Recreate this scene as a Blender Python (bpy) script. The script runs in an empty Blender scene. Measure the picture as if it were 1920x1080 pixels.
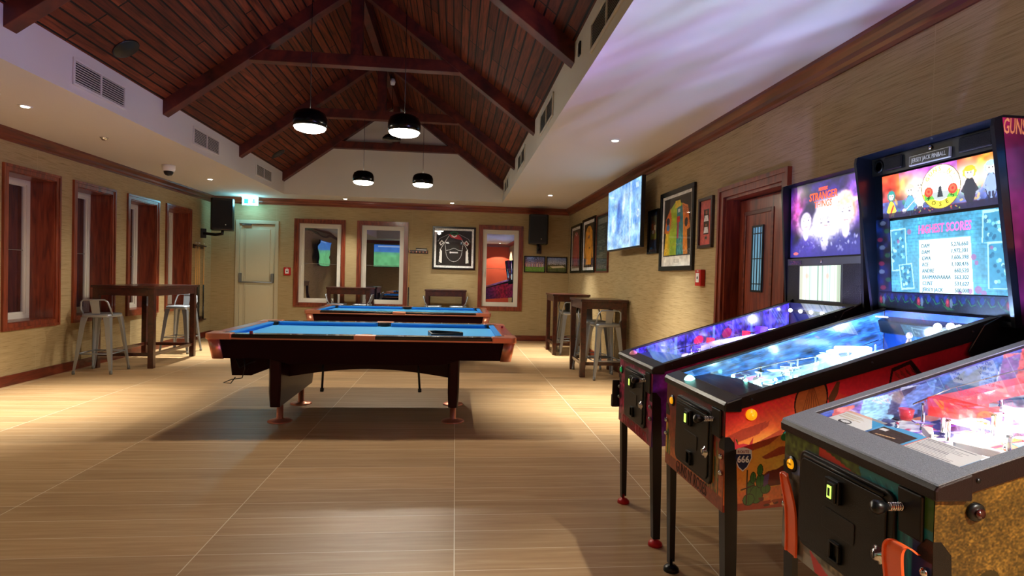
import bpy, bmesh, math, random
import numpy as np
from mathutils import Matrix, Vector
random.seed(7); rng = np.random.default_rng(5)
C = bpy.context.scene.collection
PI = math.pi
# ---------------------------------------------------------------- camera
cam_d = bpy.data.cameras.new('camera'); cam = bpy.data.objects.new('camera', cam_d); C.objects.link(cam)
yaw, pit, rol = 0.09948531, -0.01874176, 0.02594405
def _R():
    cy, sy, cp, sp, cr, sr = math.cos(yaw), math.sin(yaw), math.cos(pit), math.sin(pit), math.cos(rol), math.sin(rol)
    Rz = Matrix(((cr, -sr, 0), (sr, cr, 0), (0, 0, 1))); Rx = Matrix(((1, 0, 0), (0, cp, sp), (0, -sp, cp))); Ry = Matrix(((cy, 0, -sy), (0, 1, 0), (sy, 0, cy)))
    return Rz @ Rx @ Ry
M = _R(); w = lambda r: Vector((r[0], r[2], -r[1]))
right, up, back = w(M[0]), -w(M[1]), -w(M[2])
cam.matrix_world = Matrix(((right.x, up.x, back.x, 0), (right.y, up.y, back.y, 0), (right.z, up.z, back.z, 1.333), (0, 0, 0, 1)))
cam_d.sensor_width = 36; cam_d.lens = 1076.08 / 1920 * 36; cam_d.clip_start = 0.05
bpy.context.scene.camera = cam
# ---------------------------------------------------------------- world, exposure, room lights
S = bpy.context.scene
S.view_settings.view_transform = 'Standard'; S.view_settings.look = 'None'; S.view_settings.exposure = 0.66; S.view_settings.gamma = 1
S.view_settings.use_curve_mapping = False
W = bpy.data.worlds.new('night'); S.world = W; W.use_nodes = True
W.node_tree.nodes['Background'].inputs[0].default_value = (0.10, 0.13, 0.2, 1); W.node_tree.nodes['Background'].inputs[1].default_value = 0.06
def light(kind, loc, power, color, radius=.05, size=None, blend=.5, rot=None, name='lamp_light', parent=None):
    d = bpy.data.lights.new(name, kind); d.energy = power; d.color = color; d.shadow_soft_size = radius
    if kind == 'SPOT': d.spot_size = math.radians(size or 120); d.spot_blend = blend
    o = bpy.data.objects.new(name, d); o.location = loc
    if rot: o.rotation_euler = rot
    if parent: o.parent = parent
    C.objects.link(o); return o
PEND = [(-1.43, 5.75), (-.53, 5.75), (-1.43, 9.0), (-.53, 9.0)]
DOWN = [(-3.97, 5.73), (-3.97, 9.74), (1.63, 5.89), (1.63, 9.99), (-2.18, 11.58), (-.09, 11.58), (1.9, -.58), (-3.97, 1.72), (-1.6, -.7)]  # last one is an unseen lamp added as fill
PEND_W, DOWN_W = 135, 540
WARM = (1, .90, .74); NEUT = (1, .975, .86)
for x, y in PEND:
    light('SPOT', (x, y, 2.70), PEND_W, WARM, .05, 165, .25)
    light('POINT', (x, y, 2.655), 4, WARM, .06)
for i, (x, y) in enumerate(DOWN):
    light('SPOT', (x, y, 2.775), DOWN_W * (  .24 if i in (4, 5) else .8 if i == 6 else .4 if i > 6 else 1), NEUT, .02, 112 if i == 6 else 68, .12 if i == 6 else 1.0)
# ---------------------------------------------------------------- materials
def new(name):
    m = bpy.data.materials.new(name); m.use_nodes = True; nt = m.node_tree
    return m, nt, nt.nodes, nt.links, nt.nodes['Principled BSDF']
def hexc(c):
    if isinstance(c, str):
        c = [int(c[i:i + 2], 16) / 255 for i in (0, 2, 4)]
    c = [(x / 12.92 if x <= .04045 else ((x + .055) / 1.055) ** 2.4) for x in c]
    return (c[0], c[1], c[2], 1)
def mat(name, col, rough=.5, metal=0, emit=0, ecol=None, coat=0, bump=0, bscale=200, ior=1.45):
    m, nt, N, L, b = new(name)
    b.inputs['Base Color'].default_value = hexc(col); b.inputs['Roughness'].default_value = rough; b.inputs['Metallic'].default_value = metal
    b.inputs['IOR'].default_value = ior; b.inputs['Coat Weight'].default_value = coat; b.inputs['Coat Roughness'].default_value = .08
    if emit: b.inputs['Emission Color'].default_value = hexc(ecol or col); b.inputs['Emission Strength'].default_value = emit
    if bump:
        tc = N.new('ShaderNodeTexCoord'); n = N.new('ShaderNodeTexNoise'); n.inputs['Scale'].default_value = bscale; L.new(tc.outputs['Object'], n.inputs['Vector'])
        bp = N.new('ShaderNodeBump'); bp.inputs['Strength'].default_value = bump; bp.inputs['Distance'].default_value = .002
        L.new(n.outputs[0], bp.inputs['Height']); L.new(bp.outputs[0], b.inputs['Normal'])
    return m
def ramp(N, stops):
    r = N.new('ShaderNodeValToRGB'); e = r.color_ramp.elements
    while len(e) < len(stops): e.new(.5)
    for i, (p, c) in enumerate(stops): e[i].position = p; e[i].color = hexc(c)
    return r
def wood(name, cols, scale=(3, 3, 40), rough=.4, coat=.2, detail=6):
    m, nt, N, L, b = new(name)
    tc = N.new('ShaderNodeTexCoord'); mp = N.new('ShaderNodeMapping'); mp.inputs['Scale'].default_value = scale
    n = N.new('ShaderNodeTexNoise'); n.inputs['Scale'].default_value = 1; n.inputs['Detail'].default_value = detail; n.inputs['Distortion'].default_value = .8
    r = ramp(N, [(.3, cols[0]), (.5, cols[1]), (.72, cols[2])])
    L.new(tc.outputs['Object'], mp.inputs['Vector']); L.new(mp.outputs[0], n.inputs['Vector']); L.new(n.outputs[0], r.inputs[0]); L.new(r.outputs[0], b.inputs['Base Color'])
    b.inputs['Roughness'].default_value = rough; b.inputs['Coat Weight'].default_value = coat; b.inputs['Coat Roughness'].default_value = .15
    return m
def wallpaper(name, base, hi, lo, axis):
    m, nt, N, L, b = new(name)
    tc = N.new('ShaderNodeTexCoord'); mp = N.new('ShaderNodeMapping')
    mp.inputs['Scale'].default_value = (4.5, 4.5, 180)
    n = N.new('ShaderNodeTexNoise'); n.inputs['Scale'].default_value = 1; n.inputs['Detail'].default_value = 5; n.inputs['Roughness'].default_value = .6; n.inputs['Distortion'].default_value = .15
    r = ramp(N, [(.34, lo), (.47, base), (.66, hi)])
    L.new(tc.outputs['Object'], mp.inputs['Vector']); L.new(mp.outputs[0], n.inputs['Vector']); L.new(n.outputs[0], r.inputs[0])
    # faint vertical seams where the rolls meet
    sx = N.new('ShaderNodeSeparateXYZ'); L.new(tc.outputs['Object'], sx.inputs[0])
    mo = N.new('ShaderNodeMath'); mo.operation = 'PINGPONG'; mo.inputs[1].default_value = .45; L.new(sx.outputs[axis], mo.inputs[0])
    lt = N.new('ShaderNodeMath'); lt.operation = 'LESS_THAN'; lt.inputs[1].default_value = .0025; L.new(mo.outputs[0], lt.inputs[0])
    mx = N.new('ShaderNodeMix'); mx.data_type = 'RGBA'; mx.inputs[7].default_value = hexc(hi); L.new(lt.outputs[0], mx.inputs[0]); L.new(r.outputs[0], mx.inputs[6])
    L.new(mx.outputs[2], b.inputs['Base Color']); b.inputs['Roughness'].default_value = .85; b.inputs['Specular IOR Level'].default_value = .2
    bp = N.new('ShaderNodeBump'); bp.inputs['Strength'].default_value = .45; bp.inputs['Distance'].default_value = .004; L.new(n.outputs[0], bp.inputs['Height']); L.new(bp.outputs[0], b.inputs['Normal'])
    return m
m_wall_x = wallpaper('grasscloth_side', 'A69068', 'B09A72', '8A7650', 1)
m_wall_y = wallpaper('grasscloth_end', 'A69068', 'B09A72', '8A7650', 0)
m_plaster = mat('ceiling_plaster', 'D3CCBE', .9, bump=.1, bscale=60)
m_red = mat('red_light_tint', 'B0401E', .8)  # red light on the near wall, put into this colour
m_trim = wood('mahogany_trim', ('48180C', '662814', '7C381E'), (16, 1.6, 22), .38, .35); m_trimx = wood('mahogany_cornice_end', ('541C0E', '7A321A', '8E4226'), (1.6, 16, 22), .38, .35)
m_trimv = wood('mahogany_casing', ('501C0E', '782F17', '924424'), (25, 25, 2.5), .35, .35)
m_base = wood('mahogany_skirting', ('481609', '66220F', '7A3016'), (4, 4, 30), .35, .3)
m_bar = wood('dark_mahogany_furniture', ('220A06', '38120A', '4C1C10'), (14, 14, 14), .3, .4)
m_beam = wood('stained_truss_timber', ('280A04', '4E160A', '6A2610'), (5, 3, 5), .55, .05)
def floor_mat():
    m, nt, N, L, b = new('oak_look_porcelain_planks')
    tc = N.new('ShaderNodeTexCoord'); sp = N.new('ShaderNodeSeparateXYZ'); L.new(tc.outputs['Object'], sp.inputs[0])
    def math_(op, a, v=None, c=None):
        n = N.new('ShaderNodeMath'); n.operation = op
        if isinstance(a, (int, float)): n.inputs[0].default_value = a
        else: L.new(a, n.inputs[0])
        if v is not None:
            if isinstance(v, (int, float)): n.inputs[1].default_value = v
            else: L.new(v, n.inputs[1])
        return n.outputs[0]
    u = math_('DIVIDE', math_('SUBTRACT', sp.outputs[0], .028), 1.2); v = math_('DIVIDE', math_('SUBTRACT', sp.outputs[1], 3.39), .2028)
    fu, fv = math_('FRACT', u), math_('FRACT', v); iu, iv = math_('FLOOR', u), math_('FLOOR', v)
    cb = N.new('ShaderNodeCombineXYZ'); L.new(iu, cb.inputs[0]); L.new(iv, cb.inputs[1])
    wn = N.new('ShaderNodeTexWhiteNoise'); L.new(cb.outputs[0], wn.inputs['Vector'])
    # grain, shifted per plank
    off = N.new('ShaderNodeVectorMath'); off.operation = 'SCALE'; off.inputs['Scale'].default_value = 37.0; L.new(wn.outputs['Color'], off.inputs[0])
    ad = N.new('ShaderNodeVectorMath'); ad.operation = 'ADD'; L.new(tc.outputs['Object'], ad.inputs[0]); L.new(off.outputs[0], ad.inputs[1])
    mp = N.new('ShaderNodeMapping'); mp.inputs['Scale'].default_value = (1.6, 26, 1); L.new(ad.outputs[0], mp.inputs['Vector'])
    n1 = N.new('ShaderNodeTexNoise'); n1.inputs['Scale'].default_value = 1.2; n1.inputs['Detail'].default_value = 8; n1.inputs['Roughness'].default_value = .6; n1.inputs['Distortion'].default_value = .6
    L.new(mp.outputs[0], n1.inputs['Vector'])
    r = ramp(N, [(.25, 'A8845A'), (.5, 'BA966B'), (.75, 'C9A97F')]); L.new(n1.outputs[0], r.inputs[0])
    hs = N.new('ShaderNodeHueSaturation'); L.new(r.outputs[0], hs.inputs['Color'])
    mr = N.new('ShaderNodeMapRange'); mr.inputs[3].default_value = .86; mr.inputs[4].default_value = 1.1; L.new(wn.outputs['Value'], mr.inputs[0]); L.new(mr.outputs[0], hs.inputs['Value'])
    gx = math_('GREATER_THAN', math_('ABSOLUTE', math_('SUBTRACT', fu, .5)), .5 - .0022)
    gy = math_('GREATER_THAN', math_('ABSOLUTE', math_('SUBTRACT', fv, .5)), .5 - .0125)
    m1 = N.new('ShaderNodeMix'); m1.data_type = 'RGBA'; m1.inputs[7].default_value = hexc('DCC8A6'); L.new(gy, m1.inputs[0]); L.new(hs.outputs[0], m1.inputs[6])
    m2 = N.new('ShaderNodeMix'); m2.data_type = 'RGBA'; m2.inputs[7].default_value = hexc('E6DAC0'); L.new(gx, m2.inputs[0]); L.new(m1.outputs[2], m2.inputs[6])
    L.new(m2.outputs[2], b.inputs['Base Color']); b.inputs['Roughness'].default_value = .42; b.inputs['Specular IOR Level'].default_value = .45
    bp = N.new('ShaderNodeBump'); bp.inputs['Strength'].default_value = .12; bp.inputs['Distance'].default_value = .002; L.new(n1.outputs[0], bp.inputs['Height']); L.new(bp.outputs[0], b.inputs['Normal'])
    return m
def board_mat():
    m, nt, N, L, b = new('stained_tongue_and_groove_boards')
    uv = N.new('ShaderNodeUVMap'); uv.uv_map = 'UVMap'
    br = N.new('ShaderNodeTexBrick'); br.inputs['Scale'].default_value = 1; br.inputs['Brick Width'].default_value = 1.7; br.inputs['Row Height'].default_value = .098
    br.inputs['Mortar Size'].default_value = .009; br.offset = .37; br.offset_frequency = 3
    br.inputs['Color1'].default_value = hexc('602610'); br.inputs['Color2'].default_value = hexc('8A4222'); br.inputs['Mortar'].default_value = hexc('120503'); br.inputs['Mortar Smooth'].default_value = .2
    L.new(uv.outputs[0], br.inputs['Vector'])
    mp = N.new('ShaderNodeMapping'); mp.inputs['Scale'].default_value = (1.5, 22, 1); L.new(uv.outputs[0], mp.inputs['Vector'])
    n = N.new('ShaderNodeTexNoise'); n.inputs['Scale'].default_value = 1; n.inputs['Detail'].default_value = 8; n.inputs['Distortion'].default_value = 1.6; L.new(mp.outputs[0], n.inputs['Vector'])
    r = ramp(N, [(.28, '7A7A7A'), (.5, 'D0D0D0'), (.7, 'FFFFFF')]); L.new(n.outputs[0], r.inputs[0])
    mx = N.new('ShaderNodeMix'); mx.data_type = 'RGBA'; mx.blend_type = 'MULTIPLY'; mx.inputs[0].default_value = 1; L.new(br.outputs[0], mx.inputs[6]); L.new(r.outputs[0], mx.inputs[7])
    L.new(mx.outputs[2], b.inputs['Base Color']); b.inputs['Roughness'].default_value = .6; b.inputs['Specular IOR Level'].default_value = .25
    bp = N.new('ShaderNodeBump'); bp.inputs['Strength'].default_value = .6; bp.inputs['Distance'].default_value = .006; bp.invert = True; L.new(br.outputs['Fac'], bp.inputs['Height']); L.new(bp.outputs[0], b.inputs['Normal'])
    return m
m_floor = floor_mat(); m_board = board_mat()
def pane_mat(name, refl, wavy=0, tint=(.02, .025, .03)):
    m, nt, N, L, b = new(name); out = N['Material Output']
    tr = N.new('ShaderNodeBsdfTransparent'); tr.inputs[0].default_value = (tint[0] + .5, tint[1] + .5, tint[2] + .5, 1)
    gl = N.new('ShaderNodeBsdfGlossy'); gl.inputs['Roughness'].default_value = 0.0; gl.inputs[0].default_value = (.95, .97, 1, 1)
    mx = N.new('ShaderNodeMixShader'); fr = N.new('ShaderNodeFresnel'); fr.inputs[0].default_value = 1.25
    mr = N.new('ShaderNodeMapRange'); mr.inputs[3].default_value = refl; mr.inputs[4].default_value = 1; L.new(fr.outputs[0], mr.inputs[0])
    ge = N.new('ShaderNodeNewGeometry'); mb = N.new('ShaderNodeMix'); mb.inputs[3].default_value = 0
    L.new(ge.outputs['Backfacing'], mb.inputs[0]); L.new(mr.outputs[0], mb.inputs[2]); L.new(mb.outputs[0], mx.inputs[0]); L.new(tr.outputs[0], mx.inputs[1]); L.new(gl.outputs[0], mx.inputs[2]); L.new(mx.outputs[0], out.inputs[0])
    if wavy:
        tc = N.new('ShaderNodeTexCoord'); n = N.new('ShaderNodeTexNoise'); n.inputs['Scale'].default_value = 3.0; n.inputs['Detail'].default_value = 1; L.new(tc.outputs['Object'], n.inputs['Vector'])
        bp = N.new('ShaderNodeBump'); bp.inputs['Strength'].default_value = wavy; bp.inputs['Distance'].default_value = .02; L.new(n.outputs[0], bp.inputs['Height']); L.new(bp.outputs[0], gl.inputs['Normal'])
    return m
m_pane = pane_mat('night_window_glass', .42); m_pane_w = pane_mat('wavy_window_glass', .42, .1)
m_clear = pane_mat('clear_picture_glass', .03, tint=(.5, .5, .5)); m_tglass = pane_mat('playfield_glass', .06, tint=(.5, .5, .5))
m_pvc = mat('white_upvc', 'D9D4C6', .4); m_night = mat('night_outside', '06080A', .9)
m_cream = mat('cream_door_paint', 'C9BF9F', .45); m_creamf = mat('cream_door_frame', 'BDB294', .45)
m_black = mat('black_plastic', '0B0B0D', .35); m_blackm = mat('black_powder_coat', '0D0B0A', .38, bump=.25, bscale=500); m_chrome = mat('chrome', 'D8D8D8', .15, 1)
m_steel = mat('galvanised_steel', 'A0A6AE', .4, .75, bump=.1, bscale=30); m_white = mat('white_plastic', 'E8E6E0', .4)
m_redp = mat('red_plastic', 'B3150F', .35); m_redfoot = mat('red_rubber', 'C4141A', .4)
m_grey = mat('grey_plastic', '6A6A66', .5)
m_blackw = mat('black_lacquered_frame', '0A0808', .25)
# ---------------------------------------------------------------- mesh helpers
class MB:
    def __init__(s): s.v = []; s.f = []; s.sm = []
    def add(s, vs, fs, smooth=False):
        o = len(s.v); s.v += [tuple(p) for p in vs]; s.f += [tuple(i + o for i in f) for f in fs]; s.sm += [smooth] * len(fs); return s
    def box(s, x0, x1, y0, y1, z0, z1):
        vs = [(x0, y0, z0), (x1, y0, z0), (x1, y1, z0), (x0, y1, z0), (x0, y0, z1), (x1, y0, z1), (x1, y1, z1), (x0, y1, z1)]
        return s.add(vs, [(0, 3, 2, 1), (4, 5, 6, 7), (0, 1, 5, 4), (1, 2, 6, 5), (2, 3, 7, 6), (3, 0, 4, 7)])
    def prism(s, pts, axis, a0, a1):
        """polygon in the two other axes (in x<y<z order), extruded along axis"""
        def P(p, a): return {'x': (a, p[0], p[1]), 'y': (p[0], a, p[1]), 'z': (p[0], p[1], a)}[axis]
        n = len(pts); vs = [P(p, a0) for p in pts] + [P(p, a1) for p in pts]
        fs = [tuple(range(n))[::-1], tuple(range(n, 2 * n))] + [(i, (i + 1) % n, n + (i + 1) % n, n + i) for i in range(n)]
        return s.add(vs, fs)
    def loft(s, rings, smooth=False, closed=False, caps=True):
        n = len(rings[0]); vs = [p for r in rings for p in r]; fs = []
        for k in range(len(rings) - (0 if closed else 1)):
            a = k * n; b = ((k + 1) % len(rings)) * n
            fs += [(a + i, a + (i + 1) % n, b + (i + 1) % n, b + i) for i in range(n)]
        if caps and not closed: fs += [tuple(range(n))[::-1], tuple(range((len(rings) - 1) * n, len(rings) * n))]
        return s.add(vs, fs, smooth)
    def tube(s, pts, r, n=8, closed=False):
        pts = [Vector(p) for p in pts]; rings = []; N = len(pts); ref = None
        for i, p in enumerate(pts):
            a = pts[i - 1] if (i > 0 or closed) else p; b = pts[(i + 1) % N] if (i < N - 1 or closed) else p
            d = (b - a).normalized()
            if ref is None: ref = Vector((0, 0, 1)) if abs(d.z) < .9 else Vector((1, 0, 0))
            u = d.cross(ref).normalized(); v = u.cross(d).normalized(); ref = v
            rr = r[i] if isinstance(r, (list, tuple)) else r
            rings.append([p + (u * math.cos(2 * PI * k / n) + v * math.sin(2 * PI * k / n)) * rr for k in range(n)])
        return s.loft(rings, True, closed)
    def lathe(s, prof, c=(0, 0, 0), axis='z', n=24, smooth=True):
        rings = []
        for r, h in prof:
            ring = []
            for k in range(n):
                a = 2 * PI * k / n; p = (r * math.cos(a), r * math.sin(a))
                q = {'z': (p[0], p[1], h), 'x': (h, p[0], p[1]), 'y': (p[1], h, p[0])}[axis]
                ring.append((q[0] + c[0], q[1] + c[1], q[2] + c[2]))
            rings.append(ring)
        return s.loft(rings, smooth)
    def build(s, name, m, parent=None, bevel=0, loc=None, fix=True):
        me = bpy.data.meshes.new(name); me.from_pydata(s.v, [], s.f)
        me.polygons.foreach_set('use_smooth', s.sm)
        if fix:
            bm = bmesh.new(); bm.from_mesh(me); bmesh.ops.recalc_face_normals(bm, faces=bm.faces); bm.to_mesh(me); bm.free()
        for mm in (m if isinstance(m, (list, tuple)) else [m]): me.materials.append(mm)
        me.update(); o = bpy.data.objects.new(name, me); C.objects.link(o)
        if parent: o.parent = parent
        if loc: o.location = loc
        if bevel:
            b = o.modifiers.new('bevel', 'BEVEL'); b.width = bevel; b.segments = 2; b.limit_method = 'ANGLE'; b.angle_limit = math.radians(40)
        return o
def box(x0, x1, y0, y1, z0, z1): return MB().box(x0, x1, y0, y1, z0, z1)
def tag(o, label=None, cat=None, group=None, kind=None):
    for k, v in (('label', label), ('category', cat), ('group', group), ('kind', kind)):
        if v: o[k] = v
    return o
def thing(name, label, cat, loc=(0, 0, 0), rotz=0, group=None):
    o = bpy.data.objects.new(name, None); C.objects.link(o); o.location = loc; o.rotation_euler = (0, 0, rotz); o.empty_display_size = .1
    return tag(o, label, cat, group)
def struct(o): o['kind'] = 'structure'; return o
def dup(root, loc, rotz, label, parent=None):
    def cp(o, par):
        c = o.copy(); C.objects.link(c); c.parent = par
        for ch in kids.get(o.name, []): cp(ch, c)
        return c
    kids = {}
    for o in bpy.data.objects:
        if o.parent: kids.setdefault(o.parent.name, []).append(o)
    r = cp(root, None); r.location = loc; r.rotation_euler = (0, 0, rotz); r['label'] = label; return r
# faces: 'W' faces -X (right wall things), 'E' faces +X, 'S' faces -Y, 'T' faces +Z, each with (right, up, normal)
FR = {'W': ((0, -1, 0), (0, 0, 1)), 'S': ((1, 0, 0), (0, 0, 1)), 'E': ((0, 1, 0), (0, 0, 1)), 'T': ((1, 0, 0), (0, 1, 0)), 'N': ((-1, 0, 0), (0, 0, 1))}
def text(name, body, size, loc, face, m, parent, sx=1, align='CENTER', ext=.0006, rt=None, upv=None, tilt=0, bold=0):
    c = bpy.data.curves.new(name, 'FONT'); c.body = body; c.size = size; c.align_x = align; c.align_y = 'CENTER'; c.extrude = ext; c.offset = bold; c.resolution_u = 2
    o = bpy.data.objects.new(name, c); C.objects.link(o); dg = bpy.context.evaluated_depsgraph_get()
    me = bpy.data.meshes.new_from_object(o.evaluated_get(dg)); bpy.data.objects.remove(o)
    r, u = (Vector(rt), Vector(upv)) if rt else (Vector(FR[face][0]), Vector(FR[face][1]))
    if tilt: n = r.cross(u); q = Matrix.Rotation(tilt, 3, n); r = q @ r; u = q @ u
    n = r.cross(u)
    T = Matrix(((r.x * sx, u.x, n.x, loc[0]), (r.y * sx, u.y, n.y, loc[1]), (r.z * sx, u.z, n.z, loc[2]), (0, 0, 0, 1)))
    me.transform(T); me.materials.clear(); me.materials.append(m); me.name = name
    k = bpy.data.objects.new(name, me); C.objects.link(k); k.parent = parent
    return k
# ---------------------------------------------------------------- printed art as fine coloured grids
class Art:
    def __init__(s, w, h, top, bot=None):
        s.w, s.h = w, h; Y, X = np.mgrid[0:h, 0:w].astype(float); s.X = (X + .5) / w; s.Y = (Y + .5) / h; s.asp = w / h
        t = np.array(s.c(top)); b = np.array(s.c(bot or top)); s.a = t + (b - t) * s.Y[..., None]
    def c(s, c): return [int(c[i:i + 2], 16) / 255 for i in (0, 2, 4)] if isinstance(c, str) else list(c)
    def put(s, mask, c, al=1):
        m = (mask * al)[..., None]; s.a = s.a * (1 - m) + np.array(s.c(c)) * m; return s
    def ell(s, cx, cy, rx, ry, c, al=1, rot=0, soft=0):
        dx = (s.X - cx) * s.asp; dy = s.Y - cy; ca, sa = math.cos(rot), math.sin(rot); u = (dx * ca + dy * sa) / (rx * s.asp); v = (-dx * sa + dy * ca) / ry
        d = np.sqrt(u * u + v * v); return s.put(np.clip((1 - d) / soft, 0, 1) if soft else (d < 1) * 1., c, al)
    def poly(s, pts, c, al=1):
        m = np.zeros(s.X.shape, bool); n = len(pts)
        for i in range(n):
            x0, y0 = pts[i]; x1, y1 = pts[(i + 1) % n]
            if y0 == y1: continue
            cond = ((s.Y >= min(y0, y1)) & (s.Y < max(y0, y1))); xi = x0 + (s.Y - y0) / (y1 - y0) * (x1 - x0); m ^= cond & (s.X < xi)
        return s.put(m * 1., c, al)
    def rect(s, x0, y0, x1, y1, c, al=1): return s.put(((s.X >= x0) & (s.X < x1) & (s.Y >= y0) & (s.Y < y1)) * 1., c, al)
    def line(s, pts, wd, c, al=1):
        m = np.zeros(s.X.shape, bool); px = s.X * s.asp
        for (x0, y0), (x1, y1) in zip(pts[:-1], pts[1:]):
            ax, bx = x0 * s.asp, x1 * s.asp; dx, dy = bx - ax, y1 - y0; t = np.clip(((px - ax) * dx + (s.Y - y0) * dy) / (dx * dx + dy * dy + 1e-12), 0, 1)
            m |= (px - ax - t * dx) ** 2 + (s.Y - y0 - t * dy) ** 2 < (wd / 2) ** 2
        return s.put(m * 1., c, al)
    def noise(s, n, amp, sx=1, sy=1, col=None):
        gh, gw = max(2, int(n / sy)), max(2, int(n * s.asp / sx)); g = rng.random((gh + 1, gw + 1))
        y = s.Y * gh; x = s.X * gw; i = np.minimum(y.astype(int), gh - 1); j = np.minimum(x.astype(int), gw - 1); fy = y - i; fx = x - j
        fy = fy * fy * (3 - 2 * fy); fx = fx * fx * (3 - 2 * fx)
        v = g[i, j] * (1 - fy) * (1 - fx) + g[i + 1, j] * fy * (1 - fx) + g[i, j + 1] * (1 - fy) * fx + g[i + 1, j + 1] * fy * fx
        if col is not None: return s.put(np.clip(v * 2 - 1, 0, 1), col, amp)
        s.a = np.clip(s.a * (1 + (v[..., None] - .5) * 2 * amp), 0, 1); return s
    def build(s, name, m, parent, tl, tr, bl, br=None):
        tl, tr, bl = Vector(tl), Vector(tr), Vector(bl); br = Vector(br) if br else tr + bl - tl
        H, Wd = s.h, s.w; u = np.linspace(0, 1, Wd)[None, :, None]; v = np.linspace(0, 1, H)[:, None, None]
        P = (np.array(tl) * (1 - u) + np.array(tr) * u) * (1 - v) + (np.array(bl) * (1 - u) + np.array(br) * u) * v
        me = bpy.data.meshes.new(name); idx = np.arange(H * Wd).reshape(H, Wd)
        F = np.stack([idx[:-1, :-1], idx[1:, :-1], idx[1:, 1:], idx[:-1, 1:]], -1).reshape(-1, 4)
        me.vertices.add(H * Wd); me.vertices.foreach_set('co', P.reshape(-1)); me.loops.add(F.size); me.loops.foreach_set('vertex_index', F.reshape(-1))
        me.polygons.add(len(F)); me.polygons.foreach_set('loop_start', np.arange(0, F.size, 4)); me.update(calc_edges=True)
        a = np.clip(s.a, 0, 1); lin = np.where(a <= .04045, a / 12.92, ((a + .055) / 1.055) ** 2.4); col = np.concatenate([lin.reshape(-1, 3), np.ones((H * Wd, 1))], 1)
        at = me.color_attributes.new('Col', 'FLOAT_COLOR', 'POINT'); at.data.foreach_set('color', col.reshape(-1)); me.materials.append(m); me.validate()
        o = bpy.data.objects.new(name, me); C.objects.link(o); o.parent = parent; return o
def art_mat(name, emit=0, rough=.35, coat=.3, dark=False):
    m, nt, N, L, b = new(name); at = N.new('ShaderNodeAttribute'); at.attribute_name = 'Col'; L.new(at.outputs['Color'], b.inputs['Base Color'])
    b.inputs['Roughness'].default_value = rough; b.inputs['Coat Weight'].default_value = coat; b.inputs['Coat Roughness'].default_value = .1
    if dark:
        for l in list(b.inputs['Base Color'].links): L.remove(l)
        b.inputs['Base Color'].default_value = (.02, .02, .02, 1)
    if emit:
        L.new(at.outputs['Color'], b.inputs['Emission Color']); b.inputs['Emission Strength'].default_value = emit
    return m
m_print = art_mat('printed_decal'); m_paper = art_mat('printed_paper', 0, .6, 0); m_cloth = art_mat('jersey_cloth', 0, .85, 0)
m_lit = art_mat('backlit_print', 1.35, dark=True); m_screen = art_mat('display_screen', 1.15, dark=True); m_tv = art_mat('television_screen', .85, dark=True); m_pf = art_mat('lit_playfield_print', .8, .2, .6)
# ================================================================= the room
XL, XR, YB, YN, ZC = -4.85, 2.385, 11.99, -1.35, 2.79
RX0, RX1, RY0, RY1, ZF = -3.24, .89, .05, 11.22, 3.18
struct(box(XL - .3, XR + .3, YN - .3, YB + .3, -.1, 0).build('floor', m_floor))
def wall_with_holes(name, m, axis, a0, a1, holes, z1=ZC, t0=0, t1=.3):
    """a wall slab along the given axis; holes = (start, end, sill, head)"""
    b = MB(); holes = sorted(holes); cur = a0
    def q(s, e, zz0, zz1):
        if e - s < 1e-4 or zz1 - zz0 < 1e-4: return
        if axis == 'y': b.box(t0, t1, s, e, zz0, zz1)
        else: b.box(s, e, t0, t1, zz0, zz1)
    for s, e, z0, z2 in holes:
        q(cur, s, 0, z1); q(s, e, 0, z0); q(s, e, z2, z1); cur = e
    q(cur, a1, 0, z1)
    return struct(b.build(name, m))
LW = [(6.75, 7.50), (7.89, 8.65), (9.10, 9.86), (10.24, 11.02)]
wall_with_holes('wall_left', m_wall_x, 'y', YN, YB, [(a, b, .68, 2.35) for a, b in LW], ZC, XL - .42, XL)
BW = [(-3.17, -2.31), (-1.93, -1.05), (.55, 1.33)]
wall_with_holes('wall_back', m_wall_y, 'x', XL - .42, XR + .3, [(a, b, .70, 2.33) for a, b in BW] + [(-4.38, -3.55, 0, 2.34)], ZC, YB, YB + .3)
wall_with_holes('wall_right', m_wall_x, 'y', YN, YB, [(4.0, 4.92, 0, 2.09)], ZC, XR, XR + .3)
wall_with_holes('wall_near', m_wall_y, 'x', XL - .42, XR + .3, [], ZC, YN - .3, YN)
b = MB(); b.box(XL, RX0 - .12, YN, YB, ZC, ZC + .1).box(RX1 + .12, XR, YN, YB, ZC, ZC + .1).box(RX0 - .12, RX1 + .12, RY1 + .12, YB, ZC, ZC + .1).box(RX0 - .12, RX1 + .12, YN, RY0 - .12, ZC, ZC + .1)
b.box(RX0 - .12, RX0, RY0 - .12, RY1 + .12, ZC, ZF).box(RX1, RX1 + .12, RY0 - .12, RY1 + .12, ZC, ZF)
struct(b.build('ceiling', m_plaster))
XA = (RX0 + RX1) / 2; SL = .74; ZA = ZF + SL * (XA - RX0)
for yy in (RY1, RY0 - .12):
    b = MB(); b.prism([(RX0, ZC), (RX1, ZC), (RX1, ZF), (XA, ZA), (RX0, ZF)], 'y', yy, yy + .12); struct(b.build('wall_gable', m_plaster))
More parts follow.
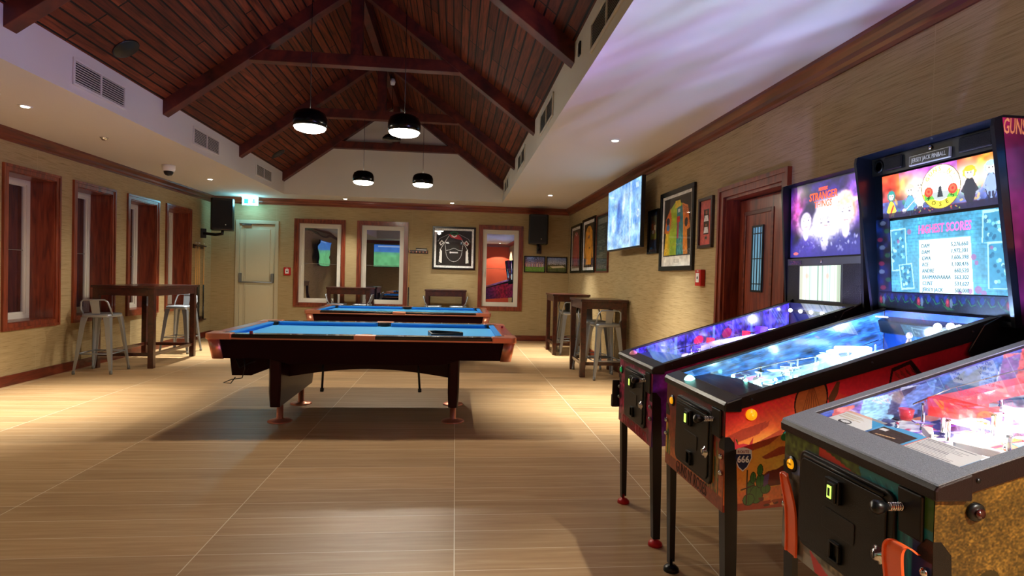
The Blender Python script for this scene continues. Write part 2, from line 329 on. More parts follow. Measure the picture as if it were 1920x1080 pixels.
for sgn, xe in ((-1, RX0), (1, RX1)):
    me = bpy.data.meshes.new('ceiling_boards'); L_ = math.hypot(XA - RX0, ZA - ZF)
    xo = xe + sgn * .3; zo = ZF - SL * .3
    vs = [(xo, RY0 - .1, zo), (xo, RY1 + .1, zo), (XA, RY1 + .1, ZA), (XA, RY0 - .1, ZA)]; off = .04
    vs2 = [(x, y, z + off) for x, y, z in vs]
    me.from_pydata(vs + vs2, [], [(0, 1, 2, 3), (4, 7, 6, 5), (0, 4, 5, 1), (1, 5, 6, 2), (2, 6, 7, 3), (3, 7, 4, 0)])
    uv = me.uv_layers.new(name='UVMap')
    for lp in me.loops:
        v = me.vertices[lp.vertex_index].co; uv.data[lp.index].uv = (v.y + (11 if sgn > 0 else 0), abs(v.x - XA) / (XA - RX0) * L_)
    me.materials.append(m_board); o = bpy.data.objects.new('ceiling_boards', me); C.objects.link(o); struct(o)
# crown, skirting
cp = [(0, 0), (.014, 0), (.022, .02), (.045, .035), (.055, .06), (.085, .085), (.1, .1), (.1, .125), (0, .125)]
def crown(name, kind, a0, a1, fixed):
    z = ZC - .125
    if kind == 'L': o = MB().prism([(XL + p, z + q) for p, q in cp], 'y', a0, a1)
    if kind == 'R': o = MB().prism([(XR - p, z + q) for p, q in cp], 'y', a0, a1)
    if kind == 'B': o = MB().prism([(YB - p, z + q) for p, q in cp], 'x', a0, a1)
    if kind == 'N': o = MB().prism([(YN + p, z + q) for p, q in cp], 'x', a0, a1)
    struct(o.build(name, m_trim if kind in 'LR' else m_trimx))
crown('trim_1', 'L', YN, YB, 0); crown('trim_2', 'R', YN, YB, 0); crown('trim_3', 'B', XL, XR, 0); crown('trim_4', 'N', XL, XR, 0)
struct(box(XL, XL + .018, YN, YB - .0, 0, .115).build('baseboard_left', m_base, bevel=.003))
b = MB().box(XR - .018, XR, YN, 3.9, 0, .115).box(XR - .018, XR, 5.02, YB, 0, .115); struct(b.build('baseboard_right', m_base, bevel=.003))
b = MB().box(-3.55, XR, YB - .018, YB, 0, .115).box(XL, -4.38, YB - .018, YB, 0, .115); struct(b.build('baseboard_back', m_base, bevel=.003))
# ---- trusses
def truss(y):
    t = thing('roof_truss', TLq.pop(0), 'roof truss', (XA, y, 3.0), 0, None)
    H = 2.065; d = .19; zf = .02
    for s_ in (-1, 1):
        pts = [(s_ * H, zf), (s_ * H, zf + d), (0, zf + d + SL * H), (0, zf + SL * H)]
        MB().prism(pts, 'y', -.065, .065).build('rafter', m_beam, t, bevel=.004)
    xc = (3.69 - 3.02) / SL; x0 = H - xc
    MB().prism([(-x0 - .04, .68), (x0 + .04, .68), (x0 - .10, .81), (-x0 + .10, .81)], 'y', -.058, .058).build('collar_tie', m_beam, t, bevel=.004)
    box(-.065, .065, -.05, .05, .81, zf + SL * H - .02).build('king_post', m_beam, t, bevel=.004)
TLq = ['dark stained timber truss against the grey gable wall at the far end', 'dark stained truss between the nearer and farther pendant pairs', 'dark stained truss whose whole collar tie shows, above the nearer pendants', 'dark stained timber truss nearest in view, only the rafter feet showing at the top corners', 'dark stained timber truss above the camera, second from the near gable']
struct(box(.15, XR, YN, YN + .004, .115, ZC - .125).build('wall_near_red_light', m_red))  # panel coloured like the wallpaper under red light
for y in (11.15, 9.0, 6.76, 4.52, 2.3): truss(y)
tag(box(XA - .05, XA + .05, RY0, RY1 - .001, ZA - .20, ZA - .02).build('ridge_beam', m_beam, None), 'dark stained ridge beam running along the peak of the vaulted ceiling', 'beam')
# ---- windows
def casing(t, a0, a1, z0, z1, fixed, face, wd=.075, th=.028):
    """picture-frame casing on the wall face around a hole"""
    b = MB()
    def q(s, e, zz0, zz1, dd):
        if face == 'L': b.box(fixed, fixed + dd, s, e, zz0, zz1)
        elif face == 'R': b.box(fixed - dd, fixed, s, e, zz0, zz1)
        else: b.box(s, e, fixed - dd, fixed, zz0, zz1)
    for (w0, w1, dd) in ((0, wd * .7, th * .65), (wd * .62, wd, th)):
        zz = z0 - w1 if z0 > .1 else 0
        q(a0 - w1, a0 - w0, zz, z1 + w1, dd); q(a1 + w0, a1 + w1, zz, z1 + w1, dd); q(a0 - w0, a1 + w0, z1 + w0, z1 + w1, dd * .99)
        if z0 > .1: q(a0 - w0, a1 + w0, z0 - w1, z0 - w0, dd * .99)
    return b.build('casing', m_trimv, t)
wi = 0
for a, c in LW:
    wi += 1; t = thing('window_%d' % wi, None, None); struct(t); z0, z1 = .68, 2.35
    casing(t, a, c, z0, z1, XL, 'L'); D = .27; x = XL - D
    e = .012
    MB().box(XL - .3, XL + .001, a, a + e, z0, z1).box(XL - .3, XL + .001, c - e, c, z0, z1).box(XL - .3, XL + .001, a + e, c - e, z1 - e, z1).box(XL - .3, XL + .001, a + e, c - e, z0, z0 + e).build('reveal', m_trimv, t)
    f = .055
    MB().box(x - .06, x, a + e, a + e + f, z0 + e, z1 - e).box(x - .06, x, c - e - f, c - e, z0 + e, z1 - e).box(x - .0595, x - .0005, a + e + f, c - e - f, z1 - e - f, z1 - e).box(x - .0595, x - .0005, a + e + f, c - e - f, z0 + e, z0 + e + f).build('frame', m_pvc, t)
    g = .04; MB().box(x - .045, x - .012, a + e + f, a + e + f + g * .6, z0 + .07, z1 - .07).box(x - .045, x - .012, c - e - f - g * .6, c - e - f, z0 + .07, z1 - .07).box(x - .0445, x - .0125, a + .092, c - .092, z1 - .09, z1 - .067).box(x - .0445, x - .0125, a + .092, c - .092, z0 + .067, z0 + .09).build('sash', m_pvc, t)
    box(x - .034, x - .028, a + .06, c - .06, z0 + .06, z1 - .06).build('pane', m_pane, t)
    box(x - .027, x - .022, a + .06, c - .06, 1.5, 1.508).build('glazing_bar', m_grey, t)
for i, (a, c) in enumerate(BW):
    wi += 1; t = thing('window_%d' % wi, None, None); struct(t); z0, z1 = .70, 2.33
    casing(t, a, c, z0, z1, YB, 'S'); D = .06; y = YB + D; e = .012
    MB().box(a, a + e, YB - .001, YB + .12, z0, z1).box(c - e, c, YB - .001, YB + .12, z0, z1).box(a + e, c - e, YB - .001, YB + .12, z1 - e, z1).box(a + e, c - e, YB - .001, YB + .12, z0, z0 + e).build('reveal', m_trimv, t)
    f = .055
    MB().box(a + e, a + e + f, y, y + .06, z0 + e, z1 - e).box(c - e - f, c - e, y, y + .06, z0 + e, z1 - e).box(a + e + f, c - e - f, y + .0005, y + .0595, z1 - e - f, z1 - e).box(a + e + f, c - e - f, y + .0005, y + .0595, z0 + e, z0 + e + f).build('frame', m_pvc, t)
    g = .035; MB().box(a + .067, a + .067 + g, y + .012, y + .045, z0 + .07, z1 - .07).box(c - .067 - g, c - .067, y + .012, y + .045, z0 + .07, z1 - .07).box(a + .103, c - .103, y + .0125, y + .0445, z1 - .1, z1 - .067).box(a + .103, c - .103, y + .0125, y + .0445, z0 + .067, z0 + .1).build('sash', m_pvc, t)
    box(a + .06, c - .06, y + .028, y + .034, z0 + .06, z1 - .06).build('pane', m_pane_w if i == 0 else m_pane, t)
    box(a + .06, c - .06, y + .022, y + .027, 1.5, 1.507).build('glazing_bar', m_grey, t)
    MB().box(a + .05, a + .062, y - .03, y, 1.42, 1.46).box(a + .05, a + .066, y - .045, y - .028, 1.34, 1.47).build('handle', m_pvc, t, bevel=.003)
# ---- exit door in the back wall
t = thing('door_1', None, None); struct(t)
MB().box(-4.38, -4.31, YB - .02, YB + .1, 0, 2.34).box(-3.62, -3.55, YB - .02, YB + .1, 0, 2.34).box(-4.31, -3.62, YB - .02, YB + .1, 2.27, 2.34).build('frame', m_creamf, t, bevel=.006)
MB().box(-4.305, -3.625, YB + .02, YB + .065, .01, 2.262).build('leaf', m_cream, t)
b = MB()
for z0, z1 in ((.1, 1.03), (1.12, 2.17)): b.box(-4.19, -3.72, YB + .008, YB + .022, z0, z1)
b.build('panel', m_cream, t, bevel=.006)
MB().box(-4.235, -4.2, YB + .012, YB + .022, .05, 2.2).build('stile_strip', m_creamf, t, bevel=.002)
pb = MB().tube([(-4.27, YB - .05, 1.10), (-3.66, YB - .05, 1.10)], .013, 10).build('push_bar', m_steel, t)
for x in (-4.28, -3.66): box(x - .022, x + .022, YB - .055, YB + .02, 1.09, 1.28).build('bar_housing', m_grey, t, bevel=.01)
MB().box(-4.25, -4.08, YB - .03, YB + .02, 2.235, 2.262).box(-4.2, -3.98, YB - .045, YB - .035, 2.262, 2.27).build('door_closer', m_grey, t, bevel=.003)
# ---- mahogany door in the right wall
t = thing('door_2', None, None); struct(t)
casing(t, 4.0, 4.92, 0, 2.09, XR, 'R', .09, .035)
MB().box(XR - .001, XR + .22, 4.0, 4.025, 0, 2.09).box(XR - .001, XR + .22, 4.895, 4.92, 0, 2.09).box(XR - .001, XR + .22, 4.025, 4.895, 2.065, 2.09).build('jamb', m_trimv, t)
MB().box(XR + .12, XR + .165, 4.03, 4.885, .01, 2.055).build('leaf', m_trimv, t)
b = MB(); xx = XR + .12
b.box(xx - .008, xx, 4.33, 4.365, 1.03, 1.95).box(xx - .008, xx, 4.765, 4.80, 1.03, 1.95).box(xx - .008, xx, 4.365, 4.765, 1.915, 1.95).box(xx - .008, xx, 4.365, 4.765, 1.03, 1.065)
b.box(xx - .008, xx, 4.33, 4.365, .15, .90).box(xx - .008, xx, 4.765, 4.80, .15, .90).box(xx - .008, xx, 4.365, 4.765, .865, .90).box(xx - .008, xx, 4.365, 4.765, .15, .185)
b.build('panel_moulding', m_trim, t, bevel=.003)
m_lead = mat('blue_leaded_glass', '7FB6D2', .15, 0, .25, '6FA8C8')
box(xx - .006, xx + .001, 4.475, 4.64, 1.27, 1.81).build('glazed_light', m_lead, t)
b = MB()
for y in (4.475, 4.64): b.box(xx - .012, xx - .004, y - .008, y + .008, 1.262, 1.818)
for y in (4.51, 4.555, 4.60): b.box(xx - .011, xx - .005, y - .003, y + .003, 1.27, 1.81)
for z in (1.27, 1.81): b.box(xx - .0118, xx - .0042, 4.483, 4.632, z - .008, z + .008)
for z in (1.33, 1.54, 1.75): b.box(xx - .0108, xx - .0052, 4.483, 4.632, z - .004, z + .004)
b.build('lead_came', m_black, t)
# ================================================================= ceiling things
m_glow = mat('lamp_diffuser', 'FFFFFF', .5, 0, 28, 'FFF2D8'); m_bulb = mat('downlight_lens', 'FFFFFF', .5, 0, 14, 'FFF4E0')
m_shade = mat('black_pendant_shade', '0C0B0A', .22, .6)
def pendant(x, y, label):
    t = thing('pendant_lamp', label, 'pendant lamp', (x, y, 2.70), 0, 'lit pendants over the pool tables')
    zr = ZF + SL * (min(x - RX0, RX1 - x)) - 2.70
    MB().lathe([(.150, .03), (.160, .07), (.158, .12), (.14, .165), (.10, .19), (.02, .20), (.018, .192), (.095, .182), (.133, .158), (.150, .12), (.152, .07), (.144, .03)], n=40).build('shade', m_shade, t)
    MB().lathe([(.0, -.012), (.09, -.008), (.135, .008), (.15, .03), (.143, .05), (.0, .055)], n=40).build('diffuser', m_glow, t)
    MB().tube([(0, 0, .195), (0, 0, zr)], .0035, 6).build('cord', m_black, t)
    MB().lathe([(.05, zr - .03), (.055, zr + .02), (.03, zr + .04)], n=20).build('ceiling_rose', m_shade, t)
for (x, y), l in zip(PEND, ['lit black pendant, left one of the bright pair over the nearer pool table', 'lit black pendant, right one of the bright pair over the nearer pool table', 'lit black pendant hanging low over the farther pool table, left of its pair', 'lit black pendant hanging low over the farther pool table, right of its pair']): pendant(x, y, l)
t = thing('pendant_lamp', 'unlit dish shaped pendant hanging in front of the far gable wall', 'pendant lamp', (-1.12, 9.9, 3.60))
MB().lathe([(.155, 0), (.15, .03), (.11, .07), (.05, .10), (.03, .14), (.026, .135), (.045, .092), (.105, .06), (.145, .02)], n=32).build('shade', m_shade, t)
MB().lathe([(0, .01), (.14, .008), (.14, .018), (0, .02)], n=32).build('diffuser', m_white, t)
MB().tube([(0, 0, .13), (0, 0, ZA - 3.60 - .2)], .005, 6).build('rod', m_black, t)
t = thing('spotlight', 'small cream spotlight fixed beside the king post under the roof ridge', 'spotlight', (-1.09, 9.62, 4.48))
MB().lathe([(.0, -.05), (.035, -.045), (.045, 0), (.03, .05), (.0, .06)], n=20).build('lamp_head', m_white, t); MB().tube([(0, 0, .05), (-.05, 0, .14)], .01, 8).build('bracket', m_black, t)
DL = {0: 'lit recessed downlight in the left soffit, nearest the camera on that side', 1: 'lit recessed downlight in the left soffit near the dome camera', 2: 'lit recessed downlight in the right soffit, nearer one', 3: 'lit recessed downlight in the right soffit near the far corner', 4: 'lit recessed downlight at the far end above the left pair of windows', 5: 'lit recessed downlight at the far end above the framed black jersey', 6: 'lit recessed downlight above the pinball machines', 7: 'lit recessed downlight in the left soffit level with the pinball machines', 8: 'added fill downlight behind the camera position, out of view'}
for i, (x, y) in enumerate(DOWN):
    t = thing('recessed_downlight', DL[i], 'downlight', (x, y, ZC), 0, None)
    MB().lathe([(.035, -.006), (.055, -.006), (.057, .0), (.035, .0)], n=28).build('trim_ring', m_white, t)
    MB().lathe([(0, -.012), (.030, -.010), (.036, -.005), (.036, .0), (0, .0)], n=24).build('lens', m_bulb, t)
t = thing('ceiling_sensor', 'small unlit round detector in the left soffit', 'detector', (-3.98, 6.94, ZC)); MB().lathe([(0, -.03), (.02, -.03), (.035, -.01), (.045, 0), (0, 0)], n=20).build('housing', m_chrome, t)
t = thing('security_camera', 'white dome security camera on the left soffit', 'security camera', (-4.07, 8.6, ZC))
MB().lathe([(0, 0), (.085, 0), (.085, -.05), (.075, -.085), (0, -.085)], n=32).build('housing', m_white, t)
MB().lathe([(.062, -.085), (.058, -.115), (.04, -.14), (0, -.15)], n=28).build('dome', m_black, t)
t = thing('ceiling_vent', 'white ceiling diffuser at the left edge of the soffit', 'vent', (-4.02, 5.2, ZC)); box(-.12, .12, -.15, .15, -.012, 0).build('panel', m_white, t, bevel=.004)
# speakers in the boards
for i, (y, l) in enumerate(((5.61, 'round black speaker set in the boarded slope, the nearer one'), (10.15, 'round black speaker set in the boarded slope, the farther one'))):
    x = -3.04; t = thing('ceiling_speaker', l, 'speaker', (x, y, ZF + SL * (x - RX0))); t.rotation_euler = (0, -math.atan(SL), 0)
    MB().lathe([(0, -.012), (.105, -.012), (.12, -.006), (.12, 0), (0, 0)], n=36).build('grille', m_black, t)
# vents on the bulkheads
def vent(side, y0, y1, z0, z1, label):
    x = RX0 if side == 'L' else RX1; s_ = 1 if side == 'L' else -1
    t = thing('air_vent', label, 'vent', (x, (y0 + y1) / 2, z0)); h = z1 - z0; Ln = (y1 - y0) / 2; f = .022
    X = lambda a, b_: tuple(sorted((a * s_, b_ * s_)))
    b = MB(); x0, x1 = X(0, .014)
    for r in ((-Ln, Ln, 0, f), (-Ln, Ln, h - f, h), (-Ln, -Ln + f, f, h - f), (Ln - f, Ln, f, h - f), (-.008, .008, f, h - f)): b.box(x0, x1, r[0], r[1], r[2], r[3])
    b.build('frame', m_plaster, t, bevel=.003)
    x0, x1 = X(.0005, .002); box(x0, x1, -Ln + f, Ln - f, f, h - f).build('duct_back', m_black, t)
    b = MB(); n = 9
    for k in range(n):
        z = f + (k + .5) * (h - 2 * f) / n
        for a0, a1 in ((-Ln + f, -.008), (.008, Ln - f)): b.add([(.003 * s_, a0, z + .006), (.011 * s_, a0, z - .006), (.011 * s_, a1, z - .006), (.003 * s_, a1, z + .006), (.003 * s_, a0, z + .008), (.011 * s_, a0, z - .004), (.011 * s_, a1, z - .004), (.003 * s_, a1, z + .008)], [(0, 1, 2, 3), (4, 7, 6, 5), (0, 4, 5, 1), (1, 5, 6, 2), (2, 6, 7, 3), (3, 7, 4, 0)])
    b.build('louvre', m_plaster, t)
vent('L', 5.20, 5.97, 2.86, 3.09, 'air vent on the left lavender bulkhead, nearest the camera'); vent('L', 7.43, 8.21, 2.87, 3.09, 'air vent on the left bulkhead, middle one'); vent('L', 9.66, 10.45, 2.87, 3.08, 'air vent on the left bulkhead, farthest one')
vent('R', 3.05, 3.88, 2.87, 3.08, 'air vent on the right bulkhead, nearest at the top edge'); vent('R', 5.40, 6.22, 2.87, 3.10, 'air vent on the right bulkhead, second from the camera'); vent('R', 7.62, 8.45, 2.88, 3.11, 'air vent on the right bulkhead, third from the camera'); vent('R', 9.92, 10.72, 2.88, 3.09, 'air vent on the right bulkhead, farthest one')
t = thing('thermostat', 'small black wall control on the right bulkhead beside the nearest vent', 'thermostat', (RX1, 4.25, 3.0)); box(-.012, 0, -.03, .03, 0, .1).build('body', m_black, t, bevel=.003)
# exit sign
t = thing('exit_sign', 'lit green and white emergency exit sign over the cream door', 'exit sign', (-4.06, YB - .16, 2.62))
m_exit = mat('exit_sign_glow', '8FE8FF', .4, 0, 5, '7CE4FA'); m_exitg = mat('exit_sign_pictogram', '1DAE8E', .4, 0, 1.5, '1DAE8E')
box(-.15, .15, -.012, .012, .0, .15).build('panel', m_exit, t, bevel=.003); box(-.16, .16, -.03, .03, .15, .17).build('housing', m_white, t, bevel=.004)
MB().prism([(-.11, .03), (-.03, .03), (-.03, .12), (-.11, .12)], 'y', -.014, -.0125).prism([(.02, .075), (.07, .03), (.12, .075), (.085, .075), (.085, .12), (.055, .12), (.055, .075)], 'y', -.014, -.0125).build('pictogram', m_exitg, t)
light('POINT', (-4.06, YB - .3, 2.66), 8.0, (.3, .8, 1), .08)
# ================================================================= pool tables
m_cloth_b = mat('electric_blue_cloth', '4AB0F2', .8, bump=.1, bscale=700); m_cush = mat('electric_blue_cushion_cloth', '1C84DA', .8)
m_copper = mat('polished_copper', 'E2967A', .33, .78); m_apron = mat('black_cherry_laminate', '22080B', .5, ior=1.15); m_rail = mat('dark_rail_top', '1C0C08', .25, coat=.5)
m_railr = wood('red_mahogany_rail', ('6A2416', '8C3524', 'A2452E'), (12, 12, 12), .3, .5)
m_pocket = mat('black_pocket_leather', '060606', .6); m_white_dot = mat('pearl_sight', 'F0F0EA', .3); m_lam = mat('dark_leg_laminate', '2C0A0F', .3, ior=1.25)
def pool_table(label, x, y, extras=True):
    """local frame: centre of the bed, z=0 floor; 2.62 x 1.5 m"""
    t = thing('pool_table', label, 'pool table', (x, y, 0), 0, 'pool tables'); A, B = 1.31, .76; zt = .80
    # apron, slightly tapering, with a deeper middle
    ax, ay = A - .05, B - .05
    prof = [(-ax + .06, .59), (-ax + .45, .59), (-ax + .62, .545), (ax - .62, .545), (ax - .45, .59), (ax - .06, .59), (ax - .05, .755), (-ax + .05, .755)]
    for s_ in (-1, 1):
        o = MB().prism(prof, 'y', min(s_ * ay, s_ * (ay - .03)), max(s_ * ay, s_ * (ay - .03))).build('apron', m_apron, t, bevel=.003)
    for s_ in (-1, 1):
        MB().prism([(-ay + .06, .59), (ay - .06, .59), (ay - .05, .755), (-ay + .05, .755)], 'x', min(s_ * ax, s_ * (ax - .03)), max(s_ * ax, s_ * (ax - .03))).build('apron', m_apron, t, bevel=.003)
    box(-ax + .05, ax - .05, -ay + .04, ay - .04, .62, .74).build('slate', m_apron, t)
    # bed cloth and cushions
    ix, iy = A - .12, B - .12
    box(-ix - .03, ix + .03, -iy - .03, iy + .03, .735, .757).build('bed_cloth', m_cloth_b, t)
    def cushion(p0, p1, nrm, mitre0, mitre1):
        d = Vector(p1) - Vector(p0); L_ = d.length; d.normalize(); n = Vector(nrm); rings = []
        for s_, mt in ((0, mitre0), (L_, -mitre1)):
            base = Vector(p0) + d * s_
            rings.append([base + n * 0 + Vector((0, 0, zt - .002)), base + d * mt * .9 + n * .05 + Vector((0, 0, zt - .004)), base + d * mt * .9 + n * .052 + Vector((0, 0, zt - .014)), base + d * mt * .4 + n * .03 + Vector((0, 0, .757)), base + Vector((0, 0, .757))])
        MB().loft(rings).build('cushion', m_cush, t)
    z0 = 0
    for s_ in (-1, 1):
        for q in (-1, 1):
            a0 = .07; a1 = ix - .06
            p0 = (q * a0, s_ * (iy + .0), 0); p1 = (q * a1, s_ * iy, 0); cushion(p0, p1, (0, -s_, 0), .02, .045)
    for s_ in (-1, 1): cushion((s_ * ix, -iy + .06, 0), (s_ * ix, iy - .06, 0), (-s_, 0, 0), .045, .045)
    # rails between the corner castings
    for s_ in (-1, 1):
        y0, y1 = sorted((s_ * iy, s_ * (B - .004))); MB().box(-ix + .10, ix - .10, y0, y1, .757, zt).build('side_rail', m_rail, t, bevel=.009)
        y0, y1 = sorted((s_ * (B - .014), s_ * (B + .0))); MB().prism([(y0, .755), (y1, .755), (y1, .768), (y0, .774)] if s_ > 0 else [(y0, .755), (y1, .755), (y1, .774), (y0, .768)], 'x', -ix + .06, ix - .06).build('rail_trim', m_copper, t, bevel=.002)
        x0, x1 = sorted((s_ * ix, s_ * (A - .006))); MB().box(x0, x1, -iy + .07, iy - .07, .757, zt).build('end_rail', m_railr, t, bevel=.01)
        y0, y1 = sorted((s_ * (iy + .03), s_ * (B + .003)))
        MB().box(-.09, .09, y0, y1, .755, zt + .003).build('side_casting', m_copper, t, bevel=.006)
        for k in (-.92, -.62, -.32, .32, .62, .92): MB().lathe([(0, zt + .001), (.006, zt + .001), (.006, zt - .002), (0, zt - .002)], (k, s_ * (iy + .075), 0), n=10).build('sight', m_white_dot, t)
    for sx in (-1, 1):
        for sy in (-1, 1):
            # corner casting: rounded plate with tapering corner post below
            pts = []; R_ = .05
            ext = [(sx * (ix - .10), sy * (iy + .015)), (sx * (ix - .10), sy * (B + .002))]
            arc = [(sx * (A - R_ + R_ * math.sin(a)), sy * (B - R_ + R_ * math.cos(a))) for a in [i * PI / 12 for i in range(7)]]
            end = [(sx * (A + .002), sy * (iy - .10)), (sx * (ix + .015), sy * (iy - .10)), (sx * (ix + .03), sy * (iy - .03)), (sx * (ix - .03), sy * (iy + .03))]
            MB().prism(ext + arc + end, 'z', .752, zt + .004).build('corner_casting', m_copper, t, bevel=.008)
            rr = []
            for z, k in ((.585, .028), (.752, .0)):
                a_, b_ = A - .015 - k, B - .015 - k; r2 = .035
                ring = [(sx * (a_ - .1), sy * (b_ - .02), z), (sx * (a_ - .1), sy * b_, z)] + [(sx * (a_ - r2 + r2 * math.sin(a)), sy * (b_ - r2 + r2 * math.cos(a)), z) for a in [i * PI / 10 for i in range(6)]] + [(sx * a_, sy * (b_ - .1), z), (sx * (a_ - .02), sy * (b_ - .1), z)]
                rr.append(ring)
            MB().loft(rr, True).build('corner_post', m_copper, t)
            MB().lathe([(.0, .75), (.055, .75), (.058, .785), (.058, .801), (0, .801)], (sx * (ix - .012), sy * (iy - .012), 0), n=20).build('pocket', m_pocket, t)
    for sy in (-1, 1): MB().lathe([(.0, .75), (.05, .75), (.055, .785), (.055, .801), (0, .801)], (0, sy * (iy + .015), 0), n=20).build('pocket', m_pocket, t)
    # under frame: arched valances, leg slabs, feet
    arch = [(-.72, .60), (-.72, .385)] + [(-.72 + 1.44 * k / 16, .385 + .075 * math.sin(PI * k / 16)) for k in range(1, 16)] + [(.72, .385), (.72, .60)]
    for yy in (-.40, .37): MB().prism(arch, 'y', yy, yy + .03).build('arched_valance', m_lam, t)
    for sx in (-1, 1):
        xx = sx * .765
        MB().loft([
            [(xx - .035, -.66, .60), (xx - .05, -.64, .60), (xx - .05, .54, .60), (xx + .05, .54, .60), (xx + .05, -.64, .60), (xx + .035, -.66, .60)],
            [(xx - .035, -.66, .30), (xx - .05, -.64, .30), (xx - .05, .54, .30), (xx + .05, .54, .30), (xx + .05, -.64, .30), (xx + .035, -.66, .30)],
            [(xx - .03, -.66, .165), (xx - .042, -.63, .155), (xx - .042, .50, .16), (xx + .042, .50, .16), (xx + .042, -.63, .155), (xx + .03, -.66, .165)]]).build('leg', m_lam, t, bevel=.008)
        for yy in (-.48, .23):
            MB().lathe([(0, .17), (.028, .17), (.028, .03), (.045, .022), (.095, .012), (.105, .004), (.105, 0), (0, 0)], (xx, yy, 0), n=32).build('foot', m_copper, t)
    if extras:
        # ball return box at the left end with its wire cradle, hanging rests
        MB().prism([(-1.15, .60), (-1.13, .43), (-.97, .43), (-.80, .50), (-.80, .60)], 'y', -.62, .3).build('ball_return_box', m_apron, t, bevel=.004)
        w_ = MB(); w_.tube([(-1.02, -.66, .60), (-1.0, -.68, .50), (-1.02, -.69, .42), (-1.1, -.70, .41), (-1.16, -.72, .385), (-1.1, -.72, .38), (-1.07, -.70, .43)], .0045, 6)
        w_.tube([(-1.12, -.6, .60), (-1.05, -.66, .5), (-.98, -.64, .54), (-.9, -.6, .56), (-.8, -.55, .55)], .005, 6).tube([(-1.08, -.56, .6), (-1.0, -.62, .47), (-.96, -.6, .6)], .005, 6)
        w_.build('wire_cradle', m_black, t)
    for xx, dz in ((-.38, 0), (.44, -.01)):
        MB().tube([(xx, -.55, .60), (xx - .005 + (.03 if xx > 0 else 0), -.57, .31)], .010, 8).tube([(xx - .005 + (.03 if xx > 0 else 0), -.57, .315), (xx - .007 + (.033 if xx > 0 else 0), -.57, .285)], .016, 8).build('hanging_rod', m_black, t)
    return t
PX, PY1, PY2 = -.755, 5.74, 8.99
pool_table('blue clothed pool table nearest the camera, with the triangle rack on it', PX, PY1)
pool_table('blue clothed pool table farther back, by the rear wall tables', PX - .02, PY2, False)
# triangle rack, chalk
t = thing('ball_rack', 'black plastic triangle rack lying on the nearer blue pool table', 'ball rack', (-.10, 5.42, .757), .15)
def tri(r, z, rot=0): return [(r * math.cos(rot + a + d), r * math.sin(rot + a + d), z) for a in (0, 2 * PI / 3, 4 * PI / 3) for d in (-.2, .2)]
MB().loft([tri(.19, 0), tri(.19, .045), tri(.165, .045), tri(.165, 0)], closed=True).build('frame', m_black, t, bevel=.003)
m_chalk = mat('maroon_chalk_paper', '8E1F33', .6); m_chalkt = mat('chalk_top', '5F7FA8', .9)
for (cx, cy, lab) in ((-1.70, 5.03, 'small maroon cube of cue chalk on the near rail of the nearer table'), (.50, 5.95, 'dark cube of cue chalk on the right end rail of the nearer table')):
    t = thing('cue_chalk', lab, 'chalk', (cx, cy, .80)); box(-.011, .011, -.011, .011, 0, .022).build('wrapper', m_chalk, t, bevel=.001); MB().lathe([(0, .0225), (.008, .0225), (.008, .021), (0, .021)], n=12).build('chalk_face', m_chalkt, t)
# ================================================================= bar tables
def bar_table(label, x0, x1, y0, y1, h, leg=.07, mats=None):
    t = thing('bar_table', label, 'bar table', ((x0 + x1) / 2, (y0 + y1) / 2, 0), 0, None); a, b_ = (x1 - x0) / 2, (y1 - y0) / 2
    box(-a, a, -b_, b_, h - .032, h).build('tabletop', m_bar, t, bevel=.004); i = .015
    j = i + leg; k = i + .004; MB().box(-a + j, a - j, -b_ + k, -b_ + k + .022, h - .13, h - .032).box(-a + j, a - j, b_ - k - .022, b_ - k, h - .13, h - .032).box(-a + k, -a + k + .022, -b_ + j, b_ - j, h - .13, h - .032).box(a - k - .022, a - k, -b_ + j, b_ - j, h - .13, h - .032).build('apron', m_bar, t)
    for sx in (-1, 1):
        for sy in (-1, 1):
            xs = sorted((sx * (a - i - leg), sx * (a - i))); ys = sorted((sy * (b_ - i - leg), sy * (b_ - i)))
            box(xs[0], xs[1], ys[0], ys[1], 0, h - .032).build('leg', m_bar, t, bevel=.004)
    zz = (.16, .205); e = i + leg / 2
    for sy in (-1, 1): box(-a + e, a - e, sy * (b_ - e) - .014, sy * (b_ - e) + .014, *zz).build('stretcher', m_bar, t, bevel=.003)
    for sx in (-1, 1): box(sx * (a - e) - .014, sx * (a - e) + .014, -b_ + e, b_ - e, *zz).build('stretcher', m_bar, t, bevel=.003)
    return t
bar_table('long dark wood bar table under the left wall windows', -4.72, -3.93, 7.98, 9.27, 1.09)
bar_table('dark wood bar table on the right side, nearer the pinball machines', 1.70, 2.36, 7.60, 8.38, 1.06)
bar_table('dark wood bar table in the far right corner by the two small photographs', 1.70, 2.36, 9.82, 10.62, 1.06)
bar_table('dark wood bar table at the back between the two left windows', -2.44, -1.61, 11.22, 11.93, 1.055)
bar_table('dark wood bar table at the back under the framed black jersey', -.58, .235, 11.22, 11.93, 1.055)
